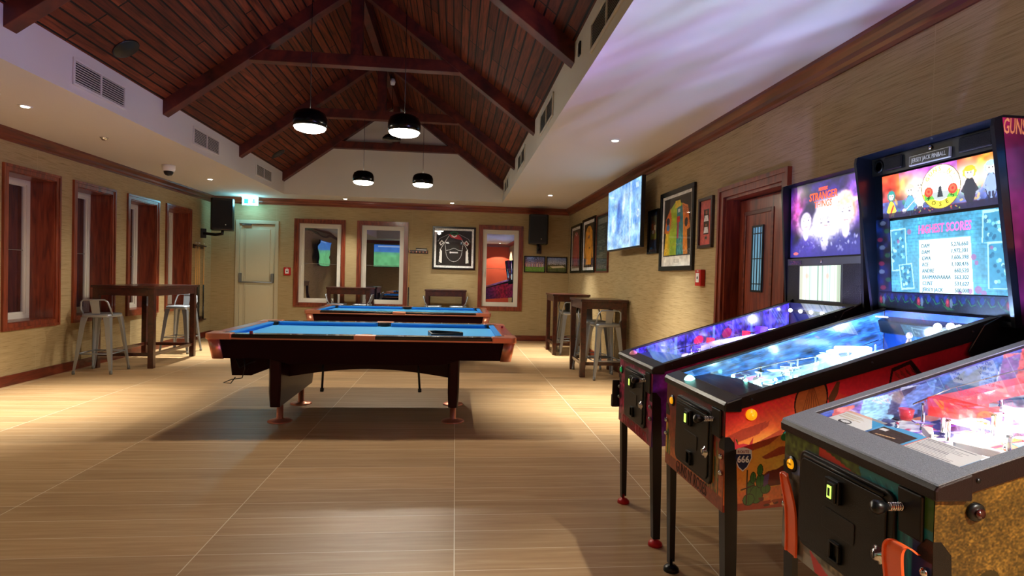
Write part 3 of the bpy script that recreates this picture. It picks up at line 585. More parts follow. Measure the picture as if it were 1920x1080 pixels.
# ================================================================= stools
def make_stool(label):
    t = thing('bar_stool', label, 'bar stool', (0, 0, 0), 0, 'galvanised metal bar stools with low backs'); h = .745; s_ = .155
    # seat: dished square pan with rounded corners
    def sq(r, z, k=.045):
        return [(sx * (r - k) + k * math.cos(a), sy * (r - k) + k * math.sin(a), z) for sx, sy, a0 in ((1, 1, 0), (-1, 1, PI / 2), (-1, -1, PI), (1, -1, 3 * PI / 2)) for a in [a0 + j * PI / 8 for j in range(5)]]
    MB().loft([sq(s_ + .012, h - .045), sq(s_ + .01, h - .008), sq(s_ + .002, h), sq(s_ - .03, h - .004), sq(.05, h - .008, .03)], True).build('seat', m_steel, t)
    for sx in (-1, 1):
        for sy in (-1, 1):
            # angle-section legs widening to the top
            def L_(z, off, w_, th=.006):
                c = off; return [(sx * c, sy * c, z), (sx * (c - w_), sy * c, z), (sx * (c - w_), sy * (c - th), z), (sx * (c - w_ * .45), sy * (c - th), z), (sx * (c - th), sy * (c - w_ * .45), z), (sx * (c - th), sy * (c - w_), z), (sx * c, sy * (c - w_), z)]
            MB().loft([L_(0.02, .222, .026), L_(.25, .202, .045), L_(.6, .172, .06), L_(h - .045, .162, .075)]).build('leg', m_steel, t)
            MB().lathe([(0, 0), (.016, 0), (.018, .02), (.014, .045), (0, .045)], (sx * .212, sy * .212, 0), n=12).build('foot_cap', m_grey, t)
    zf = .25; c = .19
    for p in (((-c, -c), (c, -c)), ((c, -c), (c, c)), ((c, c), (-c, c)), ((-c, c), (-c, -c))):
        MB().tube([(p[0][0], p[0][1], zf), (p[1][0], p[1][1], zf)], .008, 8).build('footrest', m_steel, t)
    yb = -s_ + .01
    MB().tube([(-s_ - .008, yb + .05, h - .02), (-s_ - .014, yb - .005, h + .06), (-s_ + .005, yb - .035, h + .15), (-s_ + .035, yb - .042, h + .175), (s_ - .035, yb - .042, h + .175), (s_ - .005, yb - .035, h + .15), (s_ + .014, yb - .005, h + .06), (s_ + .008, yb + .05, h - .02)], .010, 10).build('back_rail', m_steel, t)
    MB().loft([[(-.045, yb, h - .005), (.045, yb, h - .005), (.045, yb + .004, h - .005), (-.045, yb + .004, h - .005)], [(-.05, yb - .03, h + .12), (.05, yb - .03, h + .12), (.05, yb - .026, h + .12), (-.05, yb - .026, h + .12)], [(-.055, yb - .047, h + .18), (.055, yb - .047, h + .18), (.055, yb - .04, h + .18), (-.055, yb - .04, h + .18)]]).build('back_plate', m_steel, t)
    return t
ST = [(-4.43, 7.74, 0.04, 'galvanised bar stool at the near end of the long left table'),
      (-4.33, 9.62, PI - .05, 'galvanised bar stool at the far end of the long left table'),
      (2.04, 7.63, .12, 'galvanised bar stool pushed under the near right table, its back towards the camera'),
      (1.99, 8.10, PI + .1, 'galvanised bar stool behind another under the near right table'),
      (2.06, 10.02, .0, 'galvanised bar stool at the far right corner table, back rail towards the camera'),
      (2.12, 10.48, PI, 'galvanised bar stool half hidden at the far side of the corner table'),
      (-2.24, 11.28, -PI / 2, 'galvanised bar stool at the back table between the windows, left one'),
      (-1.76, 11.28, PI / 2, 'galvanised bar stool at the back table between the windows, right one'),
      (-.41, 11.28, -PI / 2, 'galvanised bar stool under the back table below the framed black jersey, left one'),
      (.07, 11.28, PI / 2, 'galvanised bar stool under the back table below the framed black jersey, right one')]
s0 = make_stool(ST[0][3]); s0.location = (ST[0][0], ST[0][1], 0); s0.rotation_euler = (0, 0, ST[0][2])
for x, y, r, l in ST[1:]: dup(s0, (x, y, 0), r, l)
# ================================================================= wall things
def frame_parts(t, face, hw, z0, z1, fw, depth=.03, m=m_blackw, glass=True):
    """picture frame: local origin at the wall, width along the wall 2*hw"""
    def bx(b, u0, u1, d0, d1, a, c):
        if face == 'W': b.box(-d1, -d0, -u1, -u0, a, c)
        else: b.box(u0, u1, -d1, -d0, a, c)
    b = MB(); bx(b, -hw, hw, 0, depth, z0, z0 + fw); bx(b, -hw, hw, 0, depth, z1 - fw, z1); bx(b, -hw, -hw + fw, 0, depth, z0 + fw, z1 - fw); bx(b, hw - fw, hw, 0, depth, z0 + fw, z1 - fw)
    b.build('frame', m, t, bevel=.003); b = MB(); bx(b, -hw + .002, hw - .002, .0, .008, z0 + .002, z1 - .002); b.build('backing', m_black, t)
    if glass: b = MB(); bx(b, -hw + fw, hw - fw, depth * .62, depth * .62 + .002, z0 + fw, z1 - fw); b.build('glass', m_clear, t)
def P3(face, u, d, z): return (-d, -u, z) if face == 'W' else (u, -d, z)
def picture(name, label, cat, face, c, hw, z0, z1, fw, art, m=m_paper, d=.0105, ins=0, frame=m_blackw, extra=None, glass=True):
    t = thing(name, label, cat, (XR, c, 0) if face == 'W' else (c, YB, 0)); frame_parts(t, face, hw, z0, z1, fw, m=frame, glass=glass)
    a = hw - fw - ins; art.build('picture', m, t, P3(face, -a, d, z1 - fw - ins), P3(face, a, d, z1 - fw - ins), P3(face, -a, d, z0 + fw + ins))
    if extra: extra(t)
    return t
def jersey_shape(a, cx, cy, s, body, sleeve=None, l=0):
    a.poly([(cx - .22 * s, cy - .36 * s), (cx - .10 * s, cy - .42 * s), (cx + .10 * s, cy - .42 * s), (cx + .22 * s, cy - .36 * s), (cx + .25 * s, cy + .42 * s), (cx - .25 * s, cy + .42 * s)], body)
    for q in (-1, 1): a.poly([(cx + q * .16 * s, cy - .38 * s), (cx + q * .30 * s, cy - .30 * s), (cx + q * (.40 + l * .04) * s, cy + (.0 + l) * s), (cx + q * (.30 + l * .04) * s, cy + (.05 + l) * s), (cx + q * .21 * s, cy - .1 * s)], sleeve or body)
    return a
# black rugby jersey on the back wall
a = Art(150, 150, 'F2F2F0'); a.rect(.055, .055, .945, .945, '17110F'); a.noise(40, .08)
for q in (-1, 1):
    a.line([(.5 + q * .12, .14), (.5 + q * .36, .26), (.5 + q * .40, .33)], .008, 'C8C4C0'); a.line([(.5 + q * .12, .17), (.5 + q * .25, .38), (.5 + q * .32, .50), (.5 + q * .36, .62)], .012, 'E4E2DE')
    a.poly([(.5 + q * .30, .58), (.5 + q * .35, .52), (.5 + q * .375, .87), (.5 + q * .30, .88)], 'EDEBE6')
    a.poly([(.5 + q * .31, .30), (.5 + q * .38, .38), (.5 + q * .33, .44), (.5 + q * .25, .36)], 'E9E6E0'); a.poly([(.5 + q * .31, .33), (.5 + q * .35, .38), (.5 + q * .32, .41), (.5 + q * .275, .36)], '8A2018' if q > 0 else '303030')
a.poly([(.36, .16), (.42, .13), (.5, .19), (.58, .13), (.66, .20), (.72, .29), (.55, .26), (.42, .23)], 'C03038'); a.poly([(.42, .15), (.5, .20), (.58, .15), (.56, .20), (.5, .23), (.44, .20)], 'F2F2F0')
a.ell(.5, .125, .11, .05, '17693A'); a.ell(.5, .125, .07, .022, '0E120C')
th = [(.5 + .205 * math.cos(x), .56 + .28 * math.sin(x)) for x in np.linspace(0, PI, 24)]; a.line(th, .008, 'CFCBC6'); a.line([(.295, .56), (.40, .545), (.46, .51), (.5, .50), (.54, .51), (.60, .545), (.705, .56)], .008, 'CFCBC6'); a.line([(.295, .56), (.27, .38)], .008, 'CFCBC6'); a.line([(.705, .56), (.73, .38)], .008, 'CFCBC6')
a.rect(.29, .35, .37, .375, 'E8E8E8'); a.rect(.31, .375, .38, .39, 'E8E8E8'); a.ell(.68, .37, .03, .04, '3A5A6A'); a.ell(.69, .36, .012, .015, 'D8E0E4'); a.ell(.13, .88, .035, .03, '4A4644'); a.rect(.40, .595, .60, .625, 'C9C4C4'); a.ell(.41, .61, .018, .022, 'D8D4D4')
picture('framed_jersey', 'framed black rugby jersey with white piping on the back wall', 'framed jersey', 'S', -.035, .445, 1.46, 2.345, .038, a, m_cloth, extra=None)
# two small photographs
a = Art(110, 80, '5A6AA0', '8A4450'); a.noise(30, .5); a.rect(0, .62, 1, 1, '5F8F2A'); a.noise(20, .15)
for k in range(34):
    x = .06 + k * .026; a.ell(x, .42 + .06 * math.sin(k * 2.3), .013, .03, 'C79A84'); a.rect(x - .014, .46, x + .014, .68, ['B03A3A', 'DCD8D4', '8E2E38', 'D8D4D0', '3A4A8A'][k % 5])
picture('framed_photograph', 'small framed photograph of two sports teams lined up on grass', 'photograph', 'S', 1.66, .225, 1.445, 1.79, .018, a, d=.0105)
a = Art(110, 80, '6F86B8', 'E6C8A0'); a.rect(0, .60, 1, 1, '6E7A2E'); a.noise(24, .2)
for k in range(9): a.ell(.08 + k * .105, .56, .06, .07 + .02 * (k % 3), '54502E')
a.poly([(.15, .62), (.8, .55), (.95, .66), (.3, .74)], 'D9CFA8'); a.rect(0, .78, 1, 1, '3E4A1C', .7)
picture('framed_photograph', 'small framed photograph of a sports ground at dusk in the corner', 'photograph', 'S', 2.13, .22, 1.45, 1.785, .018, a, d=.0105)
# right wall pictures
a = Art(90, 130, 'E8E4DE'); a.rect(.09, .06, .91, .94, '2A1714'); jersey_shape(a, .5, .5, .92, 'A83B3E', l=.25); a.rect(.1, .74, .9, .93, '7A3A48', .5); a.noise(20, .12); a.line([(.4, .14), (.5, .2), (.6, .14)], .02, 'D8C8C0')
picture('framed_jersey', 'framed dark red jersey nearest the far right corner', 'framed jersey', 'W', 11.22, .46, 1.45, 2.40, .045, a, m_cloth)
a = Art(90, 130, 'EDEAE4'); a.rect(.09, .06, .91, .94, '2B1D14'); jersey_shape(a, .5, .5, .92, 'E39A2A', l=.25); a.line([(.42, .13), (.5, .24), (.58, .13)], .02, '3A2410'); a.rect(.47, .30, .55, .36, '2A2A60'); a.ell(.42, .35, .03, .03, '8A2018'); a.ell(.56, .55, .05, .02, '5A3410'); a.noise(20, .1)
for q in (-1, 1): a.line([(.5 + q * .24, .25), (.5 + q * .27, .55)], .012, '3A2410')
picture('framed_jersey', 'framed orange long sleeved shirt beside the dark red jersey', 'framed jersey', 'W', 10.13, .49, 1.45, 2.43, .045, a, m_cloth)
a = Art(110, 150, '36423A'); a.rect(.1, .05, .9, .15, 'A8ABA0', .7); a.noise(16, .1)
for k in range(30): a.rect(.1, .19 + k * .026, .45 + .4 * rng.random(), .198 + k * .026, '8E9A8C', .8)
picture('framed_notice', 'green framed board of small lettering partly behind the television', 'notice board', 'W', 9.17, .39, 1.45, 2.40, .02, a, frame=m_trim)
a = Art(70, 110, '10141E'); a.rect(.08, .04, .92, .96, '1C2A44')
a.rect(.16, .10, .84, .68, '6A6A58'); a.noise(26, .3)
for x, y, c_ in ((.35, .25, 'C06030'), (.6, .3, 'E0D0B8'), (.45, .42, 'D8D8E0'), (.62, .5, 'B04A28')): a.ell(x, y, .07, .05, '8A5A40'); a.rect(x - .11, y + .04, x + .11, y + .2, c_)
a.rect(.16, .55, .84, .68, '7A8A3A', .8); a.rect(.3, .74, .7, .86, '23365C'); a.rect(.14, .88, .4, .93, '2E7FC8')
picture('framed_photograph', 'narrow framed sports picture with a blue mount right of the television', 'photograph', 'W', 6.745, .175, 1.66, 2.19, .025, a)
a = Art(150, 190, 'ECE8DF'); a.rect(.06, .04, .94, .86, '2E241C'); 
a.poly([(.28, .20), (.42, .12), (.58, .12), (.74, .20), (.78, .84), (.12, .84), (.18, .5)], 'A9BF2C'); a.poly([(.14, .50), (.26, .42), (.28, .84), (.08, .84)], 'E7BE2A')
a.poly([(.44, .10), (.60, .10), (.62, .2), (.43, .2)], 'E9C52C'); a.poly([(.50, .2), (.66, .18), (.76, .40), (.74, .84), (.50, .84)], '2F7F86'); a.poly([(.70, .34), (.82, .42), (.86, .84), (.72, .84)], 'E08A2A')
a.poly([(.28, .18), (.14, .32), (.08, .52), (.26, .54), (.32, .34)], 'D9762E'); a.poly([(.66, .15), (.84, .2), (.92, .50), (.76, .54), (.70, .34)], 'DE7F30')
for k in range(9): a.line([(.30 + .01 * k, .20 + .03 * k), (.12 + .012 * k, .34 + .02 * k)], .006, 'B52F20'); a.line([(.68 + .018 * k, .18 + .03 * k), (.88, .26 + .028 * k)], .006, 'B52F20')
for k in range(14): a.line([(.52 + .015 * (k % 7) * 2, .45 + .02 * k), (.55 + .015 * ((k * 3) % 9) * 2, .84)], .006, '64B0A8'); a.line([(.20 + .02 * k, .5), (.2 + .018 * k, .84)], .005, '7FB030')
a.rect(.50, .32, .60, .40, 'C8302C'); a.rect(.52, .40, .57, .62, 'B02A50'); a.ell(.2, .36, .06, .05, '2A2A34'); a.ell(.21, .45, .05, .045, '4A7FB0'); a.ell(.80, .42, .05, .06, '3A3A3A'); a.rect(.53, .22, .60, .27, 'DDE8E8'); a.rect(.44, .90, .60, .945, '9A9688'); a.rect(.455, .905, .585, .94, 'DAD6CC'); a.noise(26, .1)
picture('framed_jersey', 'large framed multicoloured sports shirt in yellow green and orange', 'framed jersey', 'W', 6.02, .475, 1.45, 2.335, .05, a, m_cloth)
a = Art(70, 130, 'C4524A'); a.noise(14, .1); a.rect(.28, .20, .74, .76, '23160F')
for cy in (.30, .56): a.ell(.50, cy - .02, .07, .045, '8A5638'); a.ell(.5, cy - .05, .075, .022, 'A03028' if cy < .4 else '2A1A12'); a.poly([(.36, cy + .04), (.64, cy + .04), (.70, cy + .17), (.30, cy + .17)], 'E6E2DC')
a.rect(.40, .80, .62, .88, '8E6A58'); a.rect(.42, .815, .60, .865, '3A2A22'); a.noise(30, .08)
picture('framed_photograph', 'narrow framed picture with a red mount and two players in white beside the door', 'photograph', 'W', 5.285, .155, 1.66, 2.145, .03, a, frame=wood('espresso_frame', ('1C0C08', '2A120C', '3A1A10'), (20, 20, 20), .3, .4))
# television on the right wall
def tv(label, loc, rotz, w_, h, art, m=m_tv):
    t = thing('television', label, 'television', loc, rotz); d = .05
    box(-w_ / 2, w_ / 2, 0, d, 0, h).build('housing', m_black, t, bevel=.006)
    art.build('screen', m, t, (-w_ / 2 + .012, -.002, h - .012), (w_ / 2 - .012, -.002, h - .012), (-w_ / 2 + .012, -.002, .022))
    MB().box(-.2, .2, d, d + .02, h * .25, h * .75).box(-.04, .04, d + .02, d + .12, h * .4, h * .6).box(-.15, .15, d + .115, d + .139, h * .3, h * .7).build('wall_bracket', m_black, t, bevel=.004)
    return t
a = Art(220, 130, '7FB8F0', 'A8D4FF'); a.noise(10, .22, 1.5); a.noise(5, .75, 1, .6, '3E7FD8'); a.noise(12, .5, .6, 1.6, 'D8ECFF'); a.ell(.38, .45, .12, .42, '3A6CC8', .55, .2, .5); a.ell(.36, .38, .05, .2, '2A50A8', .6, .1, .5); a.ell(.2, .6, .08, .25, 'E4F2FF', .7, -.3, .6); a.ell(.52, .3, .06, .25, 'EAF6FF', .7, .3, .6)
a.rect(.70, .0, .745, 1, 'E6F4FF', .55); a.rect(.78, .0, .86, .5, '5C92DC', .5); a.line([(.6, .1), (.58, .4), (.66, .9)], .008, 'F0FAFF', .8); a.rect(.86, .06, .93, .14, 'DCEBFF', .7); a.ell(.93, .52, .03, .06, 'F2FAFF', .8); a.ell(.93, .52, .018, .04, '6FA4E8', .9); a.noise(40, .12)
tv('large wall mounted television showing a pale blue picture on the right wall', (2.185, 7.41, 1.735), -PI / 2, 1.49, .86, a)
a = Art(120, 70, '4F86D8', '7FC0E8'); a.rect(0, .35, 1, 1, '7FD890'); a.noise(8, .1); a.put(np.clip(1 - a.Y * 2, 0, 1), '3A78D8', .7); a.rect(.35, .06, .9, .11, 'E8F0FF', .6)
tv('television showing a green pitch on the near left wall, seen only in the window reflections', (XL + .191, 3.1, 1.56), PI / 2, 1.55, .88, a)
tv('television showing a green pitch behind the camera, mirrored in the second back window', (-2.67, YN + .191, 1.63), PI, 1.7, .98, a)
# pa speakers
def pa(label, loc, rotz, bracket):
    t = thing('wall_speaker', label, 'speaker', loc, rotz)
    MB().prism([(-.17, 0), (-.20, .06), (-.20, .28), (-.14, .36), (.14, .36), (.20, .28), (.20, .06), (.17, 0)], 'z', 0, .60).build('cabinet', m_black, t, bevel=.012)
    box(-.17, .17, -.004, .002, .04, .56).build('grille', mat('speaker_grille', '111113', .5, .3, bump=.6, bscale=900), t)
    MB().lathe([(0, 0), (.012, 0), (.012, .004), (0, .004)], (.06, -.006, .10), 'y', n=14).build('badge', m_chrome, t)
    b = MB(); b.tube(bracket, .028, 10); b.build('bracket', m_black, t, bevel=0)
    e = bracket[-1]; MB().box(e[0] - .05, e[0] + .05, e[1] - .01, e[1] + .01, e[2] - .09, e[2] + .09).build('wall_plate', m_black, t, bevel=.004)
pa('black wall speaker on a bracket in the far left corner beside the exit sign', (-4.38, 11.30, 2.08), .32, [(0, .18, -.0), (0, .18, -.06), (-.12, .28, -.08), (-.33, .32, -.06)])
pa('black wall speaker on the back wall above the two small photographs', (1.66, 11.52, 2.02), -.12, [(0, .16, .0), (0, .18, -.08), (.0, .36, -.09), (.03, .44, -.09)])
# fire alarm call points
def alarm(label, loc, rotz, s_=1):
    t = thing('fire_call_point', label, 'fire alarm', loc, rotz)
    box(-.065 * s_, .065 * s_, -.05, 0, -.08 * s_, .08 * s_).build('housing', m_redp, t, bevel=.008); box(-.035 * s_, .035 * s_, -.054, -.05, -.045 * s_, .045 * s_).build('glass_panel', m_white, t, bevel=.003)
    MB().lathe([(0, -.055), (.014, -.055), (.014, -.053), (0, -.053)], (0, 0, 0), 'y', n=16).build('button', m_black, t); text('lettering', 'FIRE', .024 * s_, (0, -.0505, .062 * s_), 'S', m_white, t)
alarm('red fire alarm call point between the cream door and the back window', (-3.365, YB, 1.335), 0); alarm('red fire alarm call point on the right wall beside the mahogany door', (XR, 5.35, 1.375), -PI / 2)
# cues and racks
m_maple = mat('cue_maple', 'D8A868', .3, coat=.5); m_cuebutt = mat('cue_butt', '120C0A', .25, coat=.5)
def cue(label, x, y, z0, lean=(0, 0), ln=1.45, group=None):
    t = thing('pool_cue', label, 'pool cue', (x, y, z0), 0, group); d = Vector((lean[0], lean[1], ln)); P = lambda k: tuple(d * k)
    MB().tube([P(0), P(.02), P(.45)], [.013, .0145, .011], 12).build('butt', m_cuebutt, t); MB().tube([P(.45), P(.98)], [.0108, .0065], 12).build('shaft', m_maple, t); MB().tube([P(.98), P(1)], [.0066, .006], 10).build('ferrule', m_white, t)
r = thing('cue_rack', 'dark wooden cue rack on the left wall beside the last window', 'cue rack', (XL, 11.40, 0)); 
MB().box(0, .07, -.22, .22, 1.76, 1.785).box(0, .018, -.22, .22, 1.72, 1.80).build('top_rail', m_bar, r, bevel=.003); MB().box(0, .08, -.22, .22, .36, .385).box(0, .018, -.22, .22, .34, .43).build('bottom_shelf', m_bar, r, bevel=.003)
for k, (y, l) in enumerate(((11.22, 'first pool cue in the left wall rack, next to the window'), (11.30, 'second pool cue from the window in the left wall rack'), (11.37, 'third pool cue from the window in the left wall rack'), (11.56, 'pool cue standing apart at the far end of the left wall rack'))): cue(l, XL + .045, y, .385, (0, 0), 1.45, 'cues in the left wall rack')
r = thing('cue_rack', 'small wooden cue clip rack on the back wall left of the framed jersey', 'cue rack', (-.765, YB, 1.80))
MB().box(-.2, .2, -.018, 0, -.03, .04).box(-.2, .2, -.06, -.018, -.012, .012).build('rail', m_bar, r, bevel=.003)
for k in range(6): MB().lathe([(0, -.02), (.011, -.012), (.013, 0), (.011, .012), (0, .02)], (-.17 + k * .068, -.06, -.0), n=12).build('clip', m_copper, r)
t = thing('chalk_brush', 'small black and white brush lying on the back wall cue rack', 'brush', (-.70, YB - .035, 1.84)); box(-.1, .1, -.02, .02, 0, .014).build('bristles', m_white, t); box(-.115, .115, -.024, .024, .014, .04).build('handle', m_black, t, bevel=.006)
cue('single pool cue hanging from the back wall rack beside the window', -.945, YB - .05, .42, (0, 0), 1.45)
# items at left window reflection
# ================================================================= pinball machines
m_greysp = mat('grey_speckled_powder_coat', '9A9EA6', .5, .3, bump=.6, bscale=420)
def speckle(m, a, c, sc):
    N, L = m.node_tree.nodes, m.node_tree.links; tc = N.new('ShaderNodeTexCoord'); n = N.new('ShaderNodeTexNoise'); n.inputs['Scale'].default_value = sc; n.inputs['Detail'].default_value = 2
    r = ramp(N, [(.35, a), (.5, c), (.68, 'A8ACB4')]); L.new(tc.outputs['Object'], n.inputs['Vector']); L.new(n.outputs[0], r.inputs[0]); L.new(r.outputs[0], N['Principled BSDF'].inputs['Base Color'])
speckle(m_greysp, '6E727A', '868A92', 800); m_alu = mat('brushed_rail', 'A5A5A3', .35, .9)
m_orange = mat('orange_track_plastic', 'F0622A', .3, coat=.4); m_orangeT = mat('red_ramp_plastic', 'E8483E', .12, coat=.6, emit=.08, ecol='E0303A'); m_orangeT.node_tree.nodes['Principled BSDF'].inputs['Alpha'].default_value = .5
m_brass = mat('yellow_button', 'F2B21E', .25, 0, .5, 'F2A010'); m_dred = mat('dark_red_button', '3A0B0A', .15, coat=.6)
m_slotg = mat('lit_coin_slot', 'A8D858', .4, 0, 1.1, 'B8E860'); m_letd = mat('dark_lettering', '2A0C10', .5); m_lety = mat('peach_lettering', 'F0A868', .5); m_letr = mat('red_lettering', '8A1220', .5)
m_letn = mat('lit_red_lettering', 'E03A18', .4, 0, 1.2, 'FF5A20'); m_letb = mat('black_lettering', '08080A', .5); m_letw = mat('white_lettering', 'F4F4F4', .5); m_pink = mat('lit_pink_lettering', 'F06AA0', .4, 0, .5, 'F0609A'); m_lett = mat('lit_teal_lettering', '10505C', .4, 0, .12, '2A8C9A'); m_silv = mat('silver_lettering', 'B8BCC4', .35, .6)
m_green = mat('green_button', '1FA050', .25, 0, .3, '1FA050'); m_pinkb = mat('pink_lens', 'D88A96', .2, 0, .2, 'E0909A'); m_cyanb = mat('cyan_lens', 'BFF2EC', .2, 0, 2.0, '9AF5E8')
m_plex = mat('clear_plastic', 'C8D6E8', .08, coat=1); m_plex.node_tree.nodes['Principled BSDF'].inputs['Alpha'].default_value = .45; m_mesh = mat('perforated_speaker_panel', '141416', .5, .4, bump=1, bscale=260)
def led(name, c, e): return mat(name, c, .4, 0, e, c)
CAB_T = lambda x: .869 + .285 * x
CAB_B = lambda x: .50 + .085 * x
def side_uv(x, z): return (x / 1.3, (CAB_T(x) - z) / (CAB_T(x) - CAB_B(x)))
def pinball(name_label, xf, yc, P):
    t = thing('pinball_machine', name_label, 'pinball machine', (xf, yc, 0), 0, None)
    hw = .285
    # ---- cabinet shell (open on top)
    b = MB(); th = .018
    for y0, y1 in ((-hw, -hw + th), (hw - th, hw)): b.prism([(0.0, CAB_B(0)), (1.3, CAB_B(1.3)), (1.3, 1.19), (1.12, CAB_T(1.12)), (0.0, CAB_T(0))], 'y', y0, y1)
    b.box(0, th, -hw + th, hw - th, CAB_B(0), .868); b.box(1.282, 1.3, -hw + th, hw - th, .62, 1.19)
    b.add([(0.018, -hw + th, .52), (1.28, -hw + th, .63), (1.28, hw - th, .63), (0.018, hw - th, .52)], [(0, 1, 2, 3)])
    cab = b.build('cabinet', P['cab'], t)
    e = .0012
    P['side_near'].build('side_art', m_print, cab, (0, -hw - e, CAB_T(0)), (1.3, -hw - e, CAB_T(1.3)), (0, -hw - e, CAB_B(0)), (1.3, -hw - e, CAB_B(1.3)))
    P['side_far'].build('side_art', m_print, cab, (1.3, hw + e, CAB_T(1.3)), (0, hw + e, CAB_T(0)), (1.3, hw + e, CAB_B(1.3)), (0, hw + e, CAB_B(0)))
    P['front'].build('front_art', m_print, cab, (-e, hw, .868), (-e, -hw, .868), (-e, hw, CAB_B(0)))
    # ---- rails and lockbar
    for s_ in (-1, 1):
        ys = sorted((s_ * (hw + .001), s_ * (hw + .012))); yl = sorted((s_ * (hw - .020), s_ * (hw + .001))); T_ = lambda x: .905 + .31 * x
        MB().prism([(.048, .866 + .285 * .048), (1.05, .866 + .285 * 1.05), (1.05, T_(1.05)), (.048, T_(.048))], 'y', ys[0], ys[1]).prism([(.048, T_(.048) - .007), (1.05, T_(1.05) - .007), (1.05, T_(1.05)), (.048, T_(.048))], 'y', yl[0], yl[1]).build('side_rail', P['rail'], t)
    lbw = P.get('lb', .055)
    lb = MB().loft([[(-.010, y_, .868), (-.012, y_, .892), (-.004, y_, .9035), (lbw, y_, .9065 + .31 * lbw), (lbw, y_, .890 + .31 * lbw), (lbw, y_, .868)] for y_ in (-hw - .014, hw + .014)]).build('lockbar', P.get('lockside', P['lock']), t, bevel=.005)
    if P.get('lockside'): MB().loft([[(-.006, y_, .9026), (-.002, y_, .9062), (lbw + .001, y_, .9085 + .31 * lbw), (lbw + .001, y_, .9065 + .31 * lbw)] for y_ in (-hw - .0125, hw + .0125)]).build('lockbar_top', P['lock'], lb)
    if P.get('far_top'): 
        for s_ in (-1, 1):
            ys = sorted((s_ * (hw - .022), s_ * (hw + .012))); MB().prism([(lbw, .9055 + .31 * lbw), (1.05, .9055 + .31 * 1.05), (1.05, .9085 + .31 * 1.05), (lbw, .9085 + .31 * lbw)], 'y', ys[0], ys[1]).build('rail_cap', P['far_top'], t)
    for y_ in (-hw - .0135,): 
        for x_ in (.09, .55, .95): MB().lathe([(0, y_ - .001), (.005, y_ - .001), (.005, y_ + .004), (0, y_ + .004)], (x_, 0, .888 + .30 * x_), 'y', n=10).build('rail_screw', m_black, t)
    iw = hw - .02; zg = lambda x: .900 + .31 * x
    MB().add([(.056, -iw, zg(.056)), (1.045, -iw, zg(1.045)), (1.045, iw, zg(1.045)), (.056, iw, zg(.056))], [(0, 1, 2, 3)]).build('playfield_glass', m_tglass, t)
    zp = lambda x: .846 + .20 * (x - .08)
    # ---- playfield, inner sides
    pf = P['pf'].build('playfield', P.get('pfm', m_pf), t, (.08, iw + .0, zp(.08)), (1.04, iw + .0, zp(1.04)), (.08, -iw, zp(.08)))
    P['inner'].build('inner_side_art', P.get('innm', m_pf), t, (.06, iw - .002, zg(.06) - .003), (1.04, iw - .002, zg(1.04) - .003), (.06, iw - .002, zp(.06)), (1.04, iw - .002, zp(1.04)))
    P['inner'].build('inner_side_art', P.get('innm', m_pf), t, (1.04, -iw + .002, zg(1.04) - .003), (.06, -iw + .002, zg(.06) - .003), (1.04, -iw + .002, zp(1.04)), (.06, -iw + .002, zp(.06)))
    box(1.045, 1.055, -iw, iw, zp(1.04), zg(1.04)).build('back_panel', P['backp'], t)
    # apron with cards
    al = P.get('apl', .0); MB().prism([(.056, iw - .002), (.056, -iw + .002), (.19 - al, -iw + .002), (.24 - al, -.10), (.24 - al, .10), (.19 - al, iw - .002)], 'z', 0, .003).build('apron_plate', P['apron'], t).matrix_local = Matrix.Translation((0, 0, .900 - .018)) @ Matrix(((1, 0, 0, 0), (0, 1, 0, 0), (.30, 0, 1, 0), (0, 0, 0, 1)))
    for c in P.get('cards', []): c(t, zp)
    P['toys'](t, zp, zg, iw)
    # ---- coin door
    dy0, dy1, dz0, dz1 = P.get('door', (-.20, .15, .565, .845))
    def rr(y0, y1, z0, z1, r, n=5): return [(cy + r * math.cos(a), cz + r * math.sin(a)) for cy, cz, a0 in ((y1 - r, z1 - r, 0), (y0 + r, z1 - r, PI / 2), (y0 + r, z0 + r, PI), (y1 - r, z0 + r, 3 * PI / 2)) for a in [a0 + j * PI / 2 / n for j in range(n + 1)]]
    d = MB().prism(rr(dy0, dy1, dz0, dz1, .03), 'x', -.012, 0).build('coin_door', m_blackm, t, bevel=.004)
    MB().prism(rr(dy0 + .02, dy1 - .014, dz0 + .016, dz1 - .02, .022), 'x', -.017, -.012).build('door_panel', m_blackm, d, bevel=.003)
    MB().tube([(-.016, dy0 + .03, dz1 - .013), (-.016, dy1 - .03, dz1 - .013)], .0045, 8).build('hinge', m_blackm, d)
    yc_ = (dy0 + dy1) / 2 + .01; W_ = dy1 - dy0; H_ = dz1 - dz0
    z1_ = dz0 + H_ * .68
    MB().box(-.030, -.017, yc_ - .022, yc_ + .034, z1_ - .008, z1_ + .056).box(-.038, -.03, yc_ - .020, yc_ + .012, z1_ - .004, z1_ + .05).build('coin_slot', m_black, d, bevel=.003)
    s1 = box(-.040, -.038, yc_ + (-.008), yc_ + .008, z1_ + .006, z1_ + .040).build('lit_insert', m_slotg, d); 
    if P.get('insert_mark'): box(-.0405, -.040, yc_ - .0045, yc_ + .0045, z1_ + .012, z1_ + .034).build('insert_mark', m_black, d)
    zz = dz0 + H_ * .45; MB().prism(rr(yc_ - .075, yc_ + .055, zz - .028, zz + .03, .008), 'x', -.0195, -.017).build('embossed_panel', m_blackm, d, bevel=.0015)
    zz = dz0 + H_ * .20; MB().box(-.028, -.017, yc_ - .028, yc_ + .012, zz - .03, zz - .024).box(-.028, -.017, yc_ - .028, yc_ + .012, zz + .018, zz + .024).box(-.028, -.017, yc_ - .028, yc_ - .022, zz - .024, zz + .018).box(-.028, -.017, yc_ + .006, yc_ + .012, zz - .024, zz + .018).build('coin_return', m_black, d, bevel=.002)
